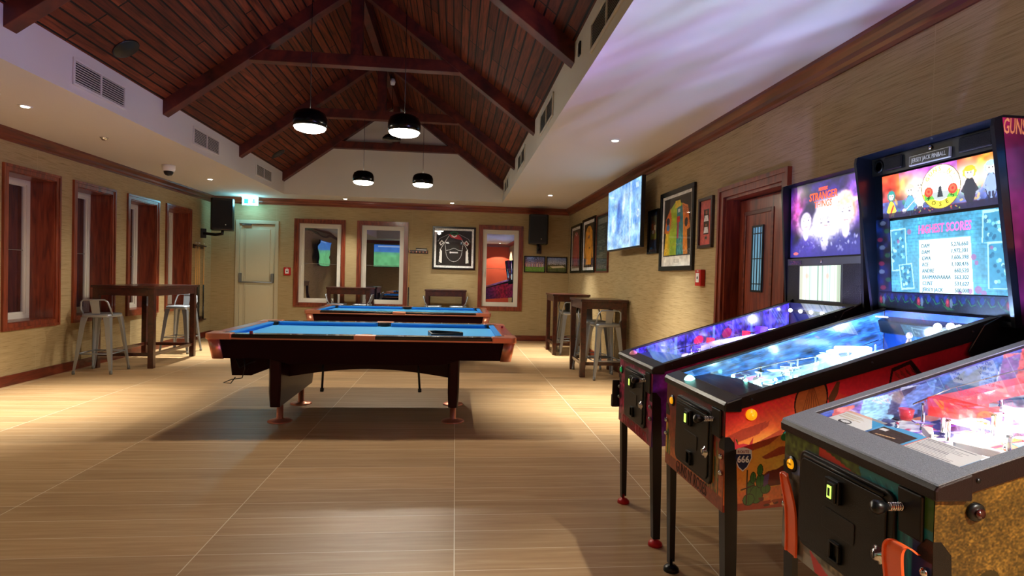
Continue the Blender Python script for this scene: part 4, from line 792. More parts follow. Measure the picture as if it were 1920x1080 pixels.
    MB().lathe([(0, -.026), (.013, -.026), (.014, -.02), (.022, -.018), (.024, -.012), (0, -.012)], (0, dy0 + .042, dz0 + H_ * .42), 'x', n=20).build('lock', m_chrome, d)
    MB().box(-.0268, -.0258, dy0 + .040, dy0 + .044, dz0 + H_ * .42 - .008, dz0 + H_ * .42 + .008).build('key_slot', m_black, d)
    if P.get('door_text'): box(-.0178, -.017, yc_ + .036, dy1 - .022, z1_ - .02, z1_ + .056).build('warning_plate', m_black, d); 
    # plunger
    py, pz = dy0 - .0, .822; py = P.get('plunger', -.225)
    pl = MB().prism([(py - .038, pz - .06), (py + .03, pz - .06), (py + .036, pz + .045), (py - .036, pz + .045)], 'x', -.010, 0).build('plunger_housing', m_black, t, bevel=.004)
    sp = [(-.01 - .034 * k / 40, py + .02 + .0085 * math.cos(k * .95), pz + .0085 * math.sin(k * .95)) for k in range(41)]
    MB().tube(sp, .0022, 6).tube([(-.006, py + .02, pz), (-.06, py + .02, pz)], .004, 10).build('spring', m_chrome, pl)
    MB().lathe([(0, -.085), (.012, -.083), (.017, -.074), (.014, -.06), (.008, -.046), (0, -.044)], (0, py + .02, pz), 'x', n=20).build('plunger_knob', m_black, pl)
    # start button
    sy, sz = P.get('start', (.235, .79)); s_ = MB().lathe([(0, -.006), (.024, -.006), (.026, 0), (0, 0)], (0, sy, sz), 'x', n=28).build('start_button', m_black, t)
    MB().lathe([(0, -.011), (.014, -.011), (.016, -.006), (0, -.006)], (0, sy, sz), 'x', n=24).build('lens', P.get('startm', m_brass), s_)
    if P.get('start_text'): text('lettering', 'START', .0078, (-.0112, sy, sz), 'W', m_letb, s_)
    # flipper buttons
    for q in (-1, 1):
        f_ = MB().lathe([(0, q * .002), (.021, q * .002), (.021, q * .007), (.015, q * .012), (0, q * .012)], (.095, q * hw, P.get('flz', .84)), 'y', n=24).build('flipper_button', P.get('flipm', m_black), t)
        MB().lathe([(0, q * .012), (.010, q * .012), (.011, q * .018), (0, q * .018)], (.095, q * hw, P.get('flz', .84)), 'y', n=20).build('cap', P.get('flipc', m_dred), f_)
    if P.get('top_button'): MB().lathe([(.024, .004), (.022, .012), (.016, .02), (.008, .026), (0, .027)], (.026, P.get('tby', .12), .908), 'z', n=20).build('lockbar_button', P['top_button'], t)
    # legs
    for x_, sx, zt, zb in ((0, -1, .775, 0), (1.3, 1, .98, 0)):
        for q in (-1, 1):
            y_ = q * (hw + .003); X0 = x_ + sx * .003; rings = []
            for z, w_ in ((zt, .020), (zt - .03, .044), (zt - .25, .048), (.35, .045), (.035, .036)):
                dx = -sx * .028 * (1 - z / zt); dy = -q * .0; th = .004; x0 = X0 + dx; y0 = y_ + dy
                rings.append([(x0, y0, z), (x0 - sx * w_, y0, z), (x0 - sx * w_, y0 - q * th, z), (x0 - sx * th, y0 - q * th, z), (x0 - sx * th, y0 - q * w_, z), (x0, y0 - q * w_, z)])
            lg = MB().loft(rings).build('leg', m_blackm, t)
            for zz in (zt - .075, zt - .135): MB().lathe([(0, .0), (.011, 0), (.010, .006), (.005, .010), (0, .011)], n=14).build('leg_bolt', P.get('bolt', m_chrome), lg, loc=(X0 + sx * .001, y_ - q * .018, zz)).rotation_euler = (0, -PI / 2 if sx < 0 else PI / 2, 0)
            fx, fy = X0 - sx * .043, y_ - q * .014
            MB().lathe([(0, .05), (.006, .05), (.006, .028), (.02, .026), (.034, .014), (.036, .0), (0, 0)], (fx, fy, 0), n=20).build('leveller_foot', P['foot'], lg)
    # ---- backbox
    P['head'](t)
    for q in (-1, 1): MB().prism([(.93, 1.10), (.99, 1.20), (1.12, 1.26), (1.16, 1.22), (1.16, 1.12), (1.02, 1.075), (.95, 1.075)], 'y', q * (hw + .014) - .004, q * (hw + .014) + .004).build('hinge_bracket', m_black, t, bevel=.003)
    for dx, z, p, c, r_ in P['lights']: light('POINT', (dx, 0, z), p * 1.2, c, r_, name='playfield_lamp', parent=t)
    for dx, z, p, c, *aim in P.get('glow', []):   # added spots that imitate playfield light escaping through the glass
        rot = Vector(aim[0]).to_track_quat('-Z', 'Y').to_euler() if aim else (PI, 0, 0)  # the aimed spot is added to tint the left bulkhead purple
        g = light('SPOT', (dx, 0, z), p, c, .06, 100 if aim else 168, 1 if aim else .3, rot, 'added_uplight', t)
        if aim: continue
        g.data.use_nodes = True; nt = g.data.node_tree; N = nt.nodes; L = nt.links
        tc = N.new('ShaderNodeTexCoord'); vr = N.new('ShaderNodeVectorRotate'); vr.rotation_type = 'Z_AXIS'; vr.inputs['Angle'].default_value = -1.1; mp = N.new('ShaderNodeMapping'); mp.inputs['Scale'].default_value = (1.1, 5.5, 1)
        n = N.new('ShaderNodeTexNoise'); n.inputs['Scale'].default_value = 1.6; n.inputs['Detail'].default_value = 2.5; n.inputs['Distortion'].default_value = .5  # noise streaks put into the light in place of glass reflections
        mr = N.new('ShaderNodeMapRange'); mr.inputs[1].default_value = .40; mr.inputs[2].default_value = .64; mr.inputs[3].default_value = .25; mr.inputs[4].default_value = 2.4
        L.new(tc.outputs['Normal'], vr.inputs['Vector']); L.new(vr.outputs[0], mp.inputs['Vector']); L.new(mp.outputs[0], n.inputs['Vector']); L.new(n.outputs[0], mr.inputs[0]); L.new(mr.outputs[0], N['Emission'].inputs['Strength'])
    return t
def head_box(t, hw, pf, top, bot, sidem=m_black, depth=1.37, plane=None):
    """side profile: front top (pf[0]), front bottom (pf[1]); plane = inset face x at top/bottom"""
    bb = MB(); ft, fb = pf; th = .016
    prof = [(fb, bot), (depth, bot), (depth, top), (ft + .035, top), (ft + .004, top - .012), (ft, top - .04)]
    for q in (-1, 1): bb.prism(prof, 'y', min(q * hw, q * (hw - th)), max(q * hw, q * (hw - th)))
    bb.prism([(plane[0], top - .02), (depth, top - .02), (depth, top), (ft + .035, top), (ft + .01, top - .01)], 'y', -hw + th, hw - th)
    bb.box(depth - .012, depth, -hw + th, hw - th, bot, top - .02); bb.box(fb, depth, -hw + th, hw - th, bot, bot + .02)
    xt, xb = plane; bb.add([(xt + .004, -hw + th, top - .02), (xt + .004, hw - th, top - .02), (xb + .004, hw - th, bot), (xb + .004, -hw + th, bot)], [(0, 1, 2, 3)])
    o = bb.build('backbox', sidem, t)
    MB().prism([(fb - .03, bot - .075), (fb - .045, bot - .02), (fb, bot + .004), (depth, bot), (depth, bot - .1), (1.14, bot - .1)], 'y', -.28, .28).build('neck', m_black, o, bevel=.004)
    return o
def onplane(plane, top, bot, y, z, off=.0): xt, xb = plane; k = (top - .02 - z) / (top - .02 - bot); return (xt + (xb - xt) * k - off, y, z)
def flat(art, name, m, par, pl, top, bot, y0, y1, z1, z0, off=.0008):
    return art.build(name, m, par, onplane(pl, top, bot, y0, z1, off), onplane(pl, top, bot, y1, z1, off), onplane(pl, top, bot, y0, z0, off), onplane(pl, top, bot, y1, z0, off))
# ---------- generic toy helpers (x along the machine, y across)
def bumper(t, x, y, z, r, capm, ringm): 
    o = MB().lathe([(r * .8, 0), (r * .75, .03), (r * .9, .032), (r * .9, .036), (r * .7, .038), (r * .72, .05)], (x, y, z), n=24).build('pop_bumper', ringm, t)
    MB().lathe([(r, .05), (r, .056), (r * .5, .064), (0, .066)], (x, y, z), n=24).build('bumper_cap', capm, o)
def posts(t, pts, z, h, m, name='post', r=.005):
    for x, y in pts: MB().lathe([(r * 1.3, 0), (r * 1.3, .006), (r, .01), (r, h - .008), (r * 1.4, h - .006), (r, h), (0, h)], (x, y, z(x)), n=10).build(name, m, t)
def ramp_(t, pts, w_, m, z, h=.03, name='ramp'):
    rings = []
    for i, (x, y, dz) in enumerate(pts):
        a = pts[max(0, i - 1)]; c = pts[min(len(pts) - 1, i + 1)]; d = Vector((c[0] - a[0], c[1] - a[1])).normalized(); n = Vector((-d.y, d.x)); zb = z(x) + dz; k = .0025
        L = [(-w_, h), (-w_ + k, h), (-w_ + k, k), (w_ - k, k), (w_ - k, h), (w_, h), (w_, 0), (-w_, 0)]
        rings.append([(x + n.x * u, y + n.y * u, zb + v) for u, v in L])
    return MB().loft(rings).build(name, m, t)
def flippers(t, zp, m):
    for q in (-1, 1):
        x0, y0 = .335, q * .115; pts = []
        d = Vector((-.055, -q * .075)); n = Vector((-d.y, d.x)).normalized(); ring = [(x0 + n.x * .013, y0 + n.y * .013), (x0 + d.x + n.x * .006, y0 + d.y + n.y * .006), (x0 + d.x * 1.08, y0 + d.y * 1.08), (x0 + d.x - n.x * .006, y0 + d.y - n.y * .006), (x0 - n.x * .013, y0 - n.y * .013), (x0 - d.x * .15, y0 - d.y * .15)]
        z = zp(.33); MB().prism(ring, 'z', z + .008, z + .028).build('flipper', m, t, bevel=.002)
def slings(t, zp, m, bm):
    for q in (-1, 1):
        tri = [(.40, q * .10), (.40, q * .15), (.53, q * .185), (.53, q * .165)]; z = zp(.46)
        MB().prism(tri, 'z', z + .028, z + .031).build('slingshot_plastic', m, t)
def wire(t, pts, m, r=.0025, name='wire_ramp'): MB().tube(pts, r, 6).build(name, m, t)
def leds(t, spots, m, r=.006, name='playfield_led'):
    b = MB()
    for x, y, z in spots: b.lathe([(0, r), (r * .7, r * .7), (r, 0), (r * .7, -r * .7), (0, -r)], (x, y, z), n=10)
    return b.build(name, m, t)
def scatter_plastics(t, zp, n, cols, seed, xr=(.42, .99), hr=(.02, .06)):
    R_ = random.Random(seed)
    for k in range(n):
        x = R_.uniform(*xr); y = R_.uniform(-.23, .23); a = R_.uniform(0, PI); l = R_.uniform(.012, .034); w_ = R_.uniform(.005, .013); h = R_.uniform(*hr); pts = []
        for (u, v) in ((-l, -w_), (l * .8, -w_ * 1.2), (l, w_), (-l * .6, w_ * 1.4)): pts.append((x + u * math.cos(a) - v * math.sin(a), y + u * math.sin(a) + v * math.cos(a)))
        z = zp(x); o = MB().prism(pts, 'z', z + h, z + h + .003).build('plastic_panel', cols[k % len(cols)], t)
        posts(o, [(x, y)], zp, h, m_chrome)
def target_bank(t, x, y0, y1, n, z, m, h=.028):
    for k in range(n):
        y = y0 + (y1 - y0) * k / (n - 1); box(x, x + .004, y - .010, y + .010, z(x), z(x) + h).build('target', m, t, bevel=.001)
def pf_art(base, blobs, n, seed, w_=200, h=110):
    R_ = random.Random(seed); a = Art(w_, h, base[0], base[1]); a.noise(10, .4); a.noise(30, .35)
    for k in range(n):
        x, y = R_.random(), R_.random(); c = R_.choice(blobs); r = R_.uniform(.02, .10)
        if k % 3 == 0: a.ell(x, y, r * .6, r, c, .9, R_.uniform(0, 3))
        elif k % 3 == 1: a.line([(x, y), (x + R_.uniform(-.15, .15), y + R_.uniform(-.3, .3))], R_.uniform(.008, .03), c, .9)
        else: a.poly([(x, y), (x + r, y + R_.uniform(-r, r)), (x + r * .5, y + r * 1.6)], c, .9)
    for k in range(10): a.ell(.25 + .06 * k, .5 + .2 * math.sin(k), .012, .022, 'FFFFFF', .9)
    return a
# ---------------------------------------------------------------- machine 1 (far): purple
n1 = Art(300, 90, 'C8388C', '5A1A70'); n1.put(np.clip(1 - abs(n1.X - .42) * 2.6, 0, 1), 'E01E48', .9); n1.put(np.clip(1 - n1.X * 9, 0, 1), '5A24A0', .95); n1.noise(10, .35); n1.noise(40, .12)
n1.line([(.235, .12), (.228, .22), (.242, .3)], .03, 'E86A80'); n1.put(np.clip((n1.X - .6) * 2.5, 0, 1), '4A1060', .8)
f1 = Art(90, 80, '8A2A50', '7A1E2E'); f1.noise(12, .5); f1.noise(30, .3); f1.put(np.clip(abs(f1.X - .5) * 2 - .75, 0, 1) * 3 > .3, 'A03A68', .6)
for k in range(8): f1.ell(.06, .15 + k * .11, .04, .05, ['B04A70', '3A0E20', 'C86A80'][k % 3], .7)
i1 = Art(220, 50, '241A7A', '3A3AA8'); i1.noise(14, .5, .5, 2); i1.noise(8, .5, 1, 1)
for k in range(16): i1.rect(.03 + k * .06, 0, .045 + k * .06, 1, ['6A90E8', '1A1238', '5A50D8', '3A2A60'][k % 4], .7)
i1.ell(.42, .5, .03, .22, 'C02860'); i1.ell(.60, .5, .03, .22, '8A1A50')
def toys1(t, zp, zg, iw):
    r_ = led('red_lit_toy', 'E02848', 1.4); v_ = led('violet_lit_toy', '6A3AE0', .9); pk = led('white_violet_led', 'D8D0FF', 9); bl = led('blue_led', '3A48FF', 6)
    flippers(t, zp, m_white); slings(t, zp, m_plex, m_white)
    for x, y in ((.62, .14), (.74, .08)): bumper(t, x, y, zp(x), .028, v_, m_white)
    for x, y in ((.50, .20), (.72, .20)): box(x, x + .035, y - .02, y + .02, zp(x) + .03, zp(x) + .075).build('red_cube_toy', r_, t, bevel=.003)
    box(.80, .85, .16, .22, zp(.8), zp(.8) + .09).build('violet_tower', v_, t, bevel=.004)
    ramp_(t, [(.42, .14, .02), (.55, .15, .03), (.70, .02, .05), (.86, -.1, .06), (.98, -.16, .06)], .022, m_plex, zp)
    wire(t, [(.30, .22, zp(.3) + .04), (.5, .21, zp(.5) + .05), (.75, .2, zp(.75) + .06), (.95, .1, zp(.95) + .07)], m_chrome)
    leds(t, [(.36 + .02 * k, .12 + .02 * math.sin(k * 1.7), zp(.36 + .02 * k) + .012) for k in range(9)], pk); leds(t, [(.5 + .05 * k, -.05 + .12 * math.sin(k * 2.1), zp(.5 + .05 * k) + .012) for k in range(10)], bl)
    leds(t, [(1.01, .20 - .10 * k, zg(1.01) - .035) for k in range(5)], led('white_spot_led', 'F2F4FF', 22), .011, 'spot_lamp')
    scatter_plastics(t, zp, 14, [m_plex, v_, m_black], 3); scatter_plastics(t, zp, 20, [m_plex, v_, mat('rose_clear_plastic', 'C04878', .15, coat=1)], 5, (.3, .99), (.006, .03)); target_bank(t, .9, -.1, .12, 6, zp, m_white)
    posts(t, [(.4, .2), (.45, .05), (.52, -.1), (.58, .21), (.66, .2), (.8, .05), (.88, -.2), (.95, .2)], zp, .05, m_chrome)
def head1(t):
    pl = (1.085, 1.10); top, bot = 1.955, 1.20; hw = .355; yo = .03; o = head_box(t, hw, (1.035, 1.085), top, bot, m_black, 1.375, pl); o.location.y = yo
    a = Art(230, 170, '1A0A4A', '141048'); a.noise(7, .6); a.ell(.12, .35, .18, .4, 'C04898', .9, 0, .8); a.ell(.9, .3, .2, .45, '9A5AD8', .9, 0, .8); a.ell(.5, .1, .3, .15, '2A1A6A', .8, 0, .6); a.noise(14, .35)
    a.ell(.5, .58, .42, .42, 'F4F0FF', 1, 0, .9); a.ell(.5, .5, .30, .30, 'FFFFFF', 1, 0, .7); a.ell(.24, .55, .16, .25, 'FFF6FF', .9, 0, .8); a.ell(.76, .48, .18, .28, 'FFF8F0', .95, 0, .8)
    a.ell(.30, .36, .12, .14, '1A0E2E', .95, 0, .5)
    # generic glowing people, no one in particular
    def face(x, y, s_, skin, hair, coat, tilt=0, hat=None):
        a.ell(x, y + .52 * s_, .26 * s_, .30 * s_, coat, .8, 0, .35); a.ell(x, y - .02 * s_, .15 * s_, .21 * s_, hair, .85, tilt, .35); a.ell(x, y + .22 * s_, .05 * s_, .12 * s_, skin, .9, 0, .3)
        a.ell(x, y + .02 * s_, .105 * s_, .165 * s_, skin, 1, tilt, .25); a.ell(x + .05 * s_, y + .05 * s_, .05 * s_, .13 * s_, coat, .25, tilt, .7)
        for q_ in (-1, 1): a.ell(x + q_ * .042 * s_, y, .018 * s_, .012 * s_, '3A2848', .75, tilt, .5); a.line([(x + q_ * .02 * s_, y - .04 * s_), (x + q_ * .065 * s_, y - .05 * s_)], .008, '4A3450', .6)
        a.line([(x - .005, y + .01 * s_), (x + .008 * s_, y + .065 * s_)], .005, 'B890A8', .7); a.line([(x - .025 * s_, y + .105 * s_), (x + .025 * s_, y + .105 * s_)], .009, 'A85070', .8)
        if hat: a.ell(x, y - .11 * s_, .20 * s_, .045 * s_, hat, .85, -.15, .3); a.ell(x - .01, y - .18 * s_, .10 * s_, .10 * s_, hat, .8, 0, .3)
    face(.24, .50, .85, 'FFF0FF', '2A1A48', '4A3AA0'); face(.78, .46, 1.0, 'FFEADC', 'D89A70', '3A3A88', .1, 'F0C8A8'); face(.51, .56, 1.15, 'FFF6FF', 'E8DCF4', '2E2E70', 0)
    a.ell(.52, .34, .16, .10, 'FFFFFF', .7, 0, .8); a.ell(.62, .30, .2, .08, 'FFFFFF', .8, -.5, .8)
    for k in range(60): x = .08 + .84 * rng.random(); y = .74 + .2 * rng.random(); a.ell(x, y, .01 + .02 * rng.random(), .01 + .015 * rng.random(), ['C8D0FF', '2A2A80', 'E8F0FF', '3A3AA0'][k % 4], .5, rng.random() * 3, .5)
    a.noise(40, .1); a.put(np.clip((a.Y - .80) * 4, 0, 1), '2A2478', .5)
    a.line([(.505, .60), (.54, .60)], .010, 'B04868', .8); a.line([(.485, .49), (.505, .50)], .008, '3A2848', .8); a.line([(.54, .50), (.56, .49)], .008, '3A2848', .8)
    a.noise(40, .1); a.put(np.clip((a.Y - .72) * 3, 0, 1), '2A2478', .55)
    a.rect(0, .0, 1, .02, '0A0418'); a.ell(.09, .945, .04, .02, 'D8605A', .9)
    flat(a, 'translite', m_lit, o, pl, top, bot, .325, -.325, 1.935, 1.50)
    for body, sz, z, w_ in (('NETFLIX', .026, 1.885, .8), ('STRANGER', .062, 1.845, .82), ('THINGS', .052, 1.798, .85)):
        p = onplane(pl, top, bot, .01, z, .003); text('lettering', body, sz, p, 'W', m_letn, o, w_, bold=.0006)
    b = MB(); p0 = onplane(pl, top, bot, 0, 1.482, 0)
    bt = lambda z, off: onplane(pl, top, bot, 0, z, off)[0]
    b.add([(bt(1.49, .012), .335, 1.49), (bt(1.49, .012), -.335, 1.49), (bt(1.215, .012), -.335, 1.215), (bt(1.215, .012), .335, 1.215)], [(0, 1, 2, 3)]).build('speaker_panel', mat('grey_brown_panel', '3A3834', .5), o)
    for y0, y1 in ((.33, .215), (-.185, -.33)): MB().add([(bt(1.45, .014), y0, 1.45), (bt(1.45, .014), y1, 1.45), (bt(1.235, .014), y1, 1.235), (bt(1.235, .014), y0, 1.235)], [(0, 1, 2, 3)]).build('speaker_grille', m_mesh, o)
    s = Art(120, 64, 'C8DCD0', 'D0E0D0')
    for k in range(46): x = rng.random(); s.rect(x, 0, x + .012, 1, ['F4FAF8', '8EB8A0', 'B8D8E8', '6E9A80', 'E8C8B8', '4A6A50'][k % 6], .6)
    s.ell(.2, .3, .06, .1, 'E89080', .5, 0, .5); s.ell(.7, .3, .05, .1, 'E89080', .5, 0, .5); s.rect(0, 0, .08, 1, 'A8A088', .6); s.rect(.92, 0, 1, 1, '8A9A80', .6)
    flat(s, 'display', m_screen, o, pl, top, bot, .20, -.17, 1.445, 1.245, .016)
    MB().lathe([(0, 0), (.010, 0), (.008, .006), (0, .008)], n=14).build('panel_bolt', m_chrome, o, loc=(bt(1.47, .012), .0, 1.47)).rotation_euler = (0, -PI / 2, 0)
    d_ = Art(50, 14, '2A1A40'); d_.noise(10, .9); d_.noise(6, .7, col='D04A60'); flat(d_, 'sticker', m_print, o, pl, top, bot, .31, .19, 1.478, 1.456, .0145)
P1 = dict(innm=art_mat('lit_violet_inner_print', 1.3, .2, .5), glow=[(.5, .99, 22, (.36, .3, 1)), (.5, .99, 140, (.44, .24, 1), (-.85, .3, .5))], cab=mat('purple_cabinet', '1A0A20', .4), rail=m_blackm, lock=mat('black_lockbar', '181618', .4, bump=.3, bscale=500), side_near=n1, side_far=n1, front=f1, inner=i1, pf=pf_art(('1A1450', '2A2080'), ['5A6AFF', 'C8D0FF', '8A3AD0', 'E02858', '0A0820', '3A90E8'], 90, 11), backp=mat('dark_blue_panel', '101840', .4), apron=mat('blue_apron', '2A4A90', .35, 0, .15, '3A60C0'), toys=toys1, head=head1,
          startm=m_green, foot=m_redfoot, bolt=mat('grey_leg_bolt', '8E9290', .4, .5), top_button=m_pinkb, tby=.12, lights=[(.35, .90, 1.0, (.55, .6, 1), .02), (.62, .98, 1.6, (.4, .35, 1), .02), (.95, 1.10, 2.2, (.6, .65, 1), .02)], plunger=-.225, start=(.245, .805))
M1 = pinball('purple pinball machine farthest from the camera, with red feet', .997, 3.058, P1)
text('lettering', 'STRANGER THINGS', .075, (-.0016, 0, .525), 'W', m_letr, M1, .62)
# ---------------------------------------------------------------- machine 2 (middle): desert scene
def sx(x, z): return side_uv(x, z)
n2 = Art(780, 250, 'D8202E', 'E04A2C')
n2.put(np.clip(1.2 - abs(n2.X - .10) * 5.0, 0, 1) * np.clip(1.4 - abs(n2.Y - .62) * 2.4, 0, 1), 'FFA040', 1); n2.put(np.clip(1 - abs(n2.X - .16) * 7, 0, 1) * np.clip(1.1 - abs(n2.Y - .60) * 3.4, 0, 1), 'FFC050', 1)
n2.put(np.clip((n2.X - .35) * 1.8, 0, 1), '7A0A26', .85); n2.noise(6, .12)
for k in range(12): n2.line([(.10 + .015 * k, .02), (.16 + .028 * k, .30 + .03 * (k % 3))], .022, 'E0502A', .5)
for pts in ([(.0, .26), (.05, .22), (.12, .20), (.10, .30), (.03, .34), (.0, .33)], [(.05, .40), (.10, .37), (.17, .30), (.17, .34), (.13, .42), (.05, .46)], [(.10, .24), (.13, .20), (.125, .25), (.105, .28)], [(.11, .52), (.16, .46), (.22, .47), (.18, .53), (.12, .55)]): n2.poly(pts, 'B04030', .85)
n2.poly([(0, .86), (.06, .82), (.2, .80), (1, .74), (1, 1.01), (0, 1.01)], 'F58848'); n2.poly([(0, .93), (1, .90), (1, 1.01), (0, 1.01)], 'B0381F')
n2.poly([(.10, .72), (.13, .66), (.155, .655), (.18, .62), (.26, .60), (.26, .80), (.12, .80)], '7A2018')
for x, y, rx, ry in ((.080, .80, .011, .08), (.097, .86, .018, .08), (.108, .74, .012, .06), (.086, .70, .007, .05), (.124, .82, .013, .04), (.106, .64, .007, .05), (.075, .90, .016, .05)): n2.ell(x, y, rx + .002, ry + .006, '10240E'); n2.ell(x, y, rx, ry, '3E7A34'); n2.line([(x, y - ry * .8), (x, y + ry * .8)], .004, '1E4A1C')
n2.line([(.068, .62), (.068, .94)], .012, '3A1410'); n2.line([(.052, .80), (.09, .77)], .012, '3A1410'); n2.poly([(.118, .70), (.134, .68), (.130, .78), (.116, .80)], '6A4A8A')
n2.ell(.032, .42, .009, .12, '2A4A1A'); n2.ell(.032, .42, .006, .10, '4E7A3A')
n2.ell(.19, .36, .022, .045, '101820'); n2.ell(.190, .36, .019, .035, '2A7FA0'); n2.ell(.176, .38, .012, .035, '2E8A4A'); n2.line([(.18, .42), (.195, .47), (.21, .45)], .006, '5A2A18')
for k in range(26): x = .10 + .2 * rng.random(); n2.ell(x, .88 + .09 * rng.random(), .004 + .006 * rng.random(), .012, ['B04A28', '5A1E14', 'F09A58'][k % 3])
n2.ell(.205, .85, .028, .06, '4A1810'); n2.ell(.235, .72, .02, .07, 'E0A080', .9); n2.ell(.245, .70, .014, .05, '6A3A50')
n2.ell(.25, .12, .050, .20, '1A0806'); n2.ell(.25, .13, .046, .185, 'B05A2A')
for k in range(7): n2.line([(.25, -.05), (.215 + .012 * k, .30)], .004, '3A140A')
n2.poly([(.30, .14), (.325, .02), (.335, .03), (.33, .12), (.31, .22)], '6A3A1E')
n2.poly([(.475, .30), (.49, .04), (.55, .02), (.585, .14), (.56, .40)], '160606'); n2.poly([(.482, .28), (.495, .07), (.545, .05), (.57, .14), (.55, .36)], 'C22028')
for k in range(18): n2.line([(.50 + .004 * k, .07 + .01 * (k % 4)), (.505 + .0042 * k, .11 + .01 * (k % 4))], .004, '3A2A12')
n2.noise(60, .05)
# road sign: black and white shield with the number
shx, shy = .082, .52
f2 = Art(130, 90, '5A1420', 'B04A24'); f2.put(np.clip((f2.Y - .2) * 1.5, 0, 1), 'C86A28', .8); f2.noise(10, .2)
for k in range(9): f2.line([(.76 + .02 * k, 1), (.77 + .02 * k, .35 + .08 * (k % 3))], .020, ['4A5A24', '7A7A2A', '2E3E18'][k % 3])
for k in range(5): f2.line([(.02 + .02 * k, .95), (.03 + .015 * k, .45 + .06 * k)], .028, ['C8A028', '4A6A24', '1E2A12'][k % 3])
f2.rect(0, .86, 1, 1, '8A3A1C'); f2.noise(40, .15)
i2 = Art(240, 60, '2A5C9A', '123A70'); i2.noise(8, .5, 2, 1); i2.noise(30, .35, 2.5, .6); i2.noise(5, .6, 1, 1, '5A90D0')
def toys2(t, zp, zg, iw):
    wl = led('cyan_white_led', 'D0FFFF', 14); cy = led('cyan_lit_plastic', 'BFF4FF', 1.7); cg = led('green_cyan_led', '8AFFE8', 20); bb = led('blue_white_spot', 'C8E0FF', 30)
    flippers(t, zp, m_white); slings(t, zp, cy, m_white)
    for x, y in ((.66, .14), (.76, .05), (.74, .19)): bumper(t, x, y, zp(x), .03, cy, m_white)
    ramp_(t, [(.46, .02, .01), (.58, .04, .03), (.72, -.04, .05), (.86, -.12, .06), (.98, -.16, .06)], .026, m_plex, zp); ramp_(t, [(.5, -.14, .01), (.66, -.17, .03), (.84, -.19, .05)], .022, cy, zp)
    wire(t, [(.26, .20, zp(.26) + .04), (.5, .2, zp(.5) + .05), (.75, .12, zp(.75) + .06), (.95, .18, zp(.95) + .07)], m_chrome)
    leds(t, [(.27, .20, zp(.27) + .03), (.25, .05, zp(.25) + .04)], cg, .009, 'shooter_lane_lamp')
    leds(t, [(.3 + .025 * k, .1 * math.sin(k * 1.9) - .02, zp(.3 + .025 * k) + .012) for k in range(28)], wl, .007)
    box(.70, .86, .10, .135, zp(.7) + .07, zp(.7) + .095).build('lit_bar_toy', led('white_lit_bar', 'D8F4FF', 9), t, bevel=.006)
    leds(t, [(.985, -.10, zg(.985) - .03), (1.005, -.14, zg(1.0) - .03), (.995, -.19, zg(.99) - .03)], bb, .015, 'spot_lamp')
    box(.97, 1.0, .19, .23, zg(.98) - .012, zg(.98) - .007).build('glass_glint', led('glint_white', 'E8F4FF', 6), t)  # small glowing plate set under the glass as a glint
    scatter_plastics(t, zp, 24, [cy, m_plex, m_white, cy], 9); scatter_plastics(t, zp, 26, [m_plex, cy, m_black, mat('blue_clear_plastic', '3A7AD0', .15, coat=1)], 12, (.28, .99), (.006, .03)); target_bank(t, .56, -.12, .1, 7, zp, cy); target_bank(t, .92, -.05, .2, 7, zp, m_white)
    # small standing figure toy
    x, y = .93, -.02; z = zp(x); MB().tube([(x, y, z + .01), (x, y, z + .05), (x - .004, y, z + .08), (x, y, z + .10)], [.012, .014, .010, .008], 10).build('figure_body', mat('tan_toy', 'B08A70', .5), t); MB().lathe([(0, .10), (.01, .105), (.012, .115), (.008, .126), (0, .13)], (x, y, z), n=12).build('figure_head', mat('pink_toy', 'D8A0A8', .5), t)
    posts(t, [(.4, .2), (.45, .05), (.52, -.1), (.58, .21), (.66, .2), (.8, .05), (.88, -.2), (.95, .2), (.6, -.2), (.7, -.1)], zp, .05, m_chrome)
m_teal = mat('dark_blue_gloss_panel', '080C16', .3, coat=.2)
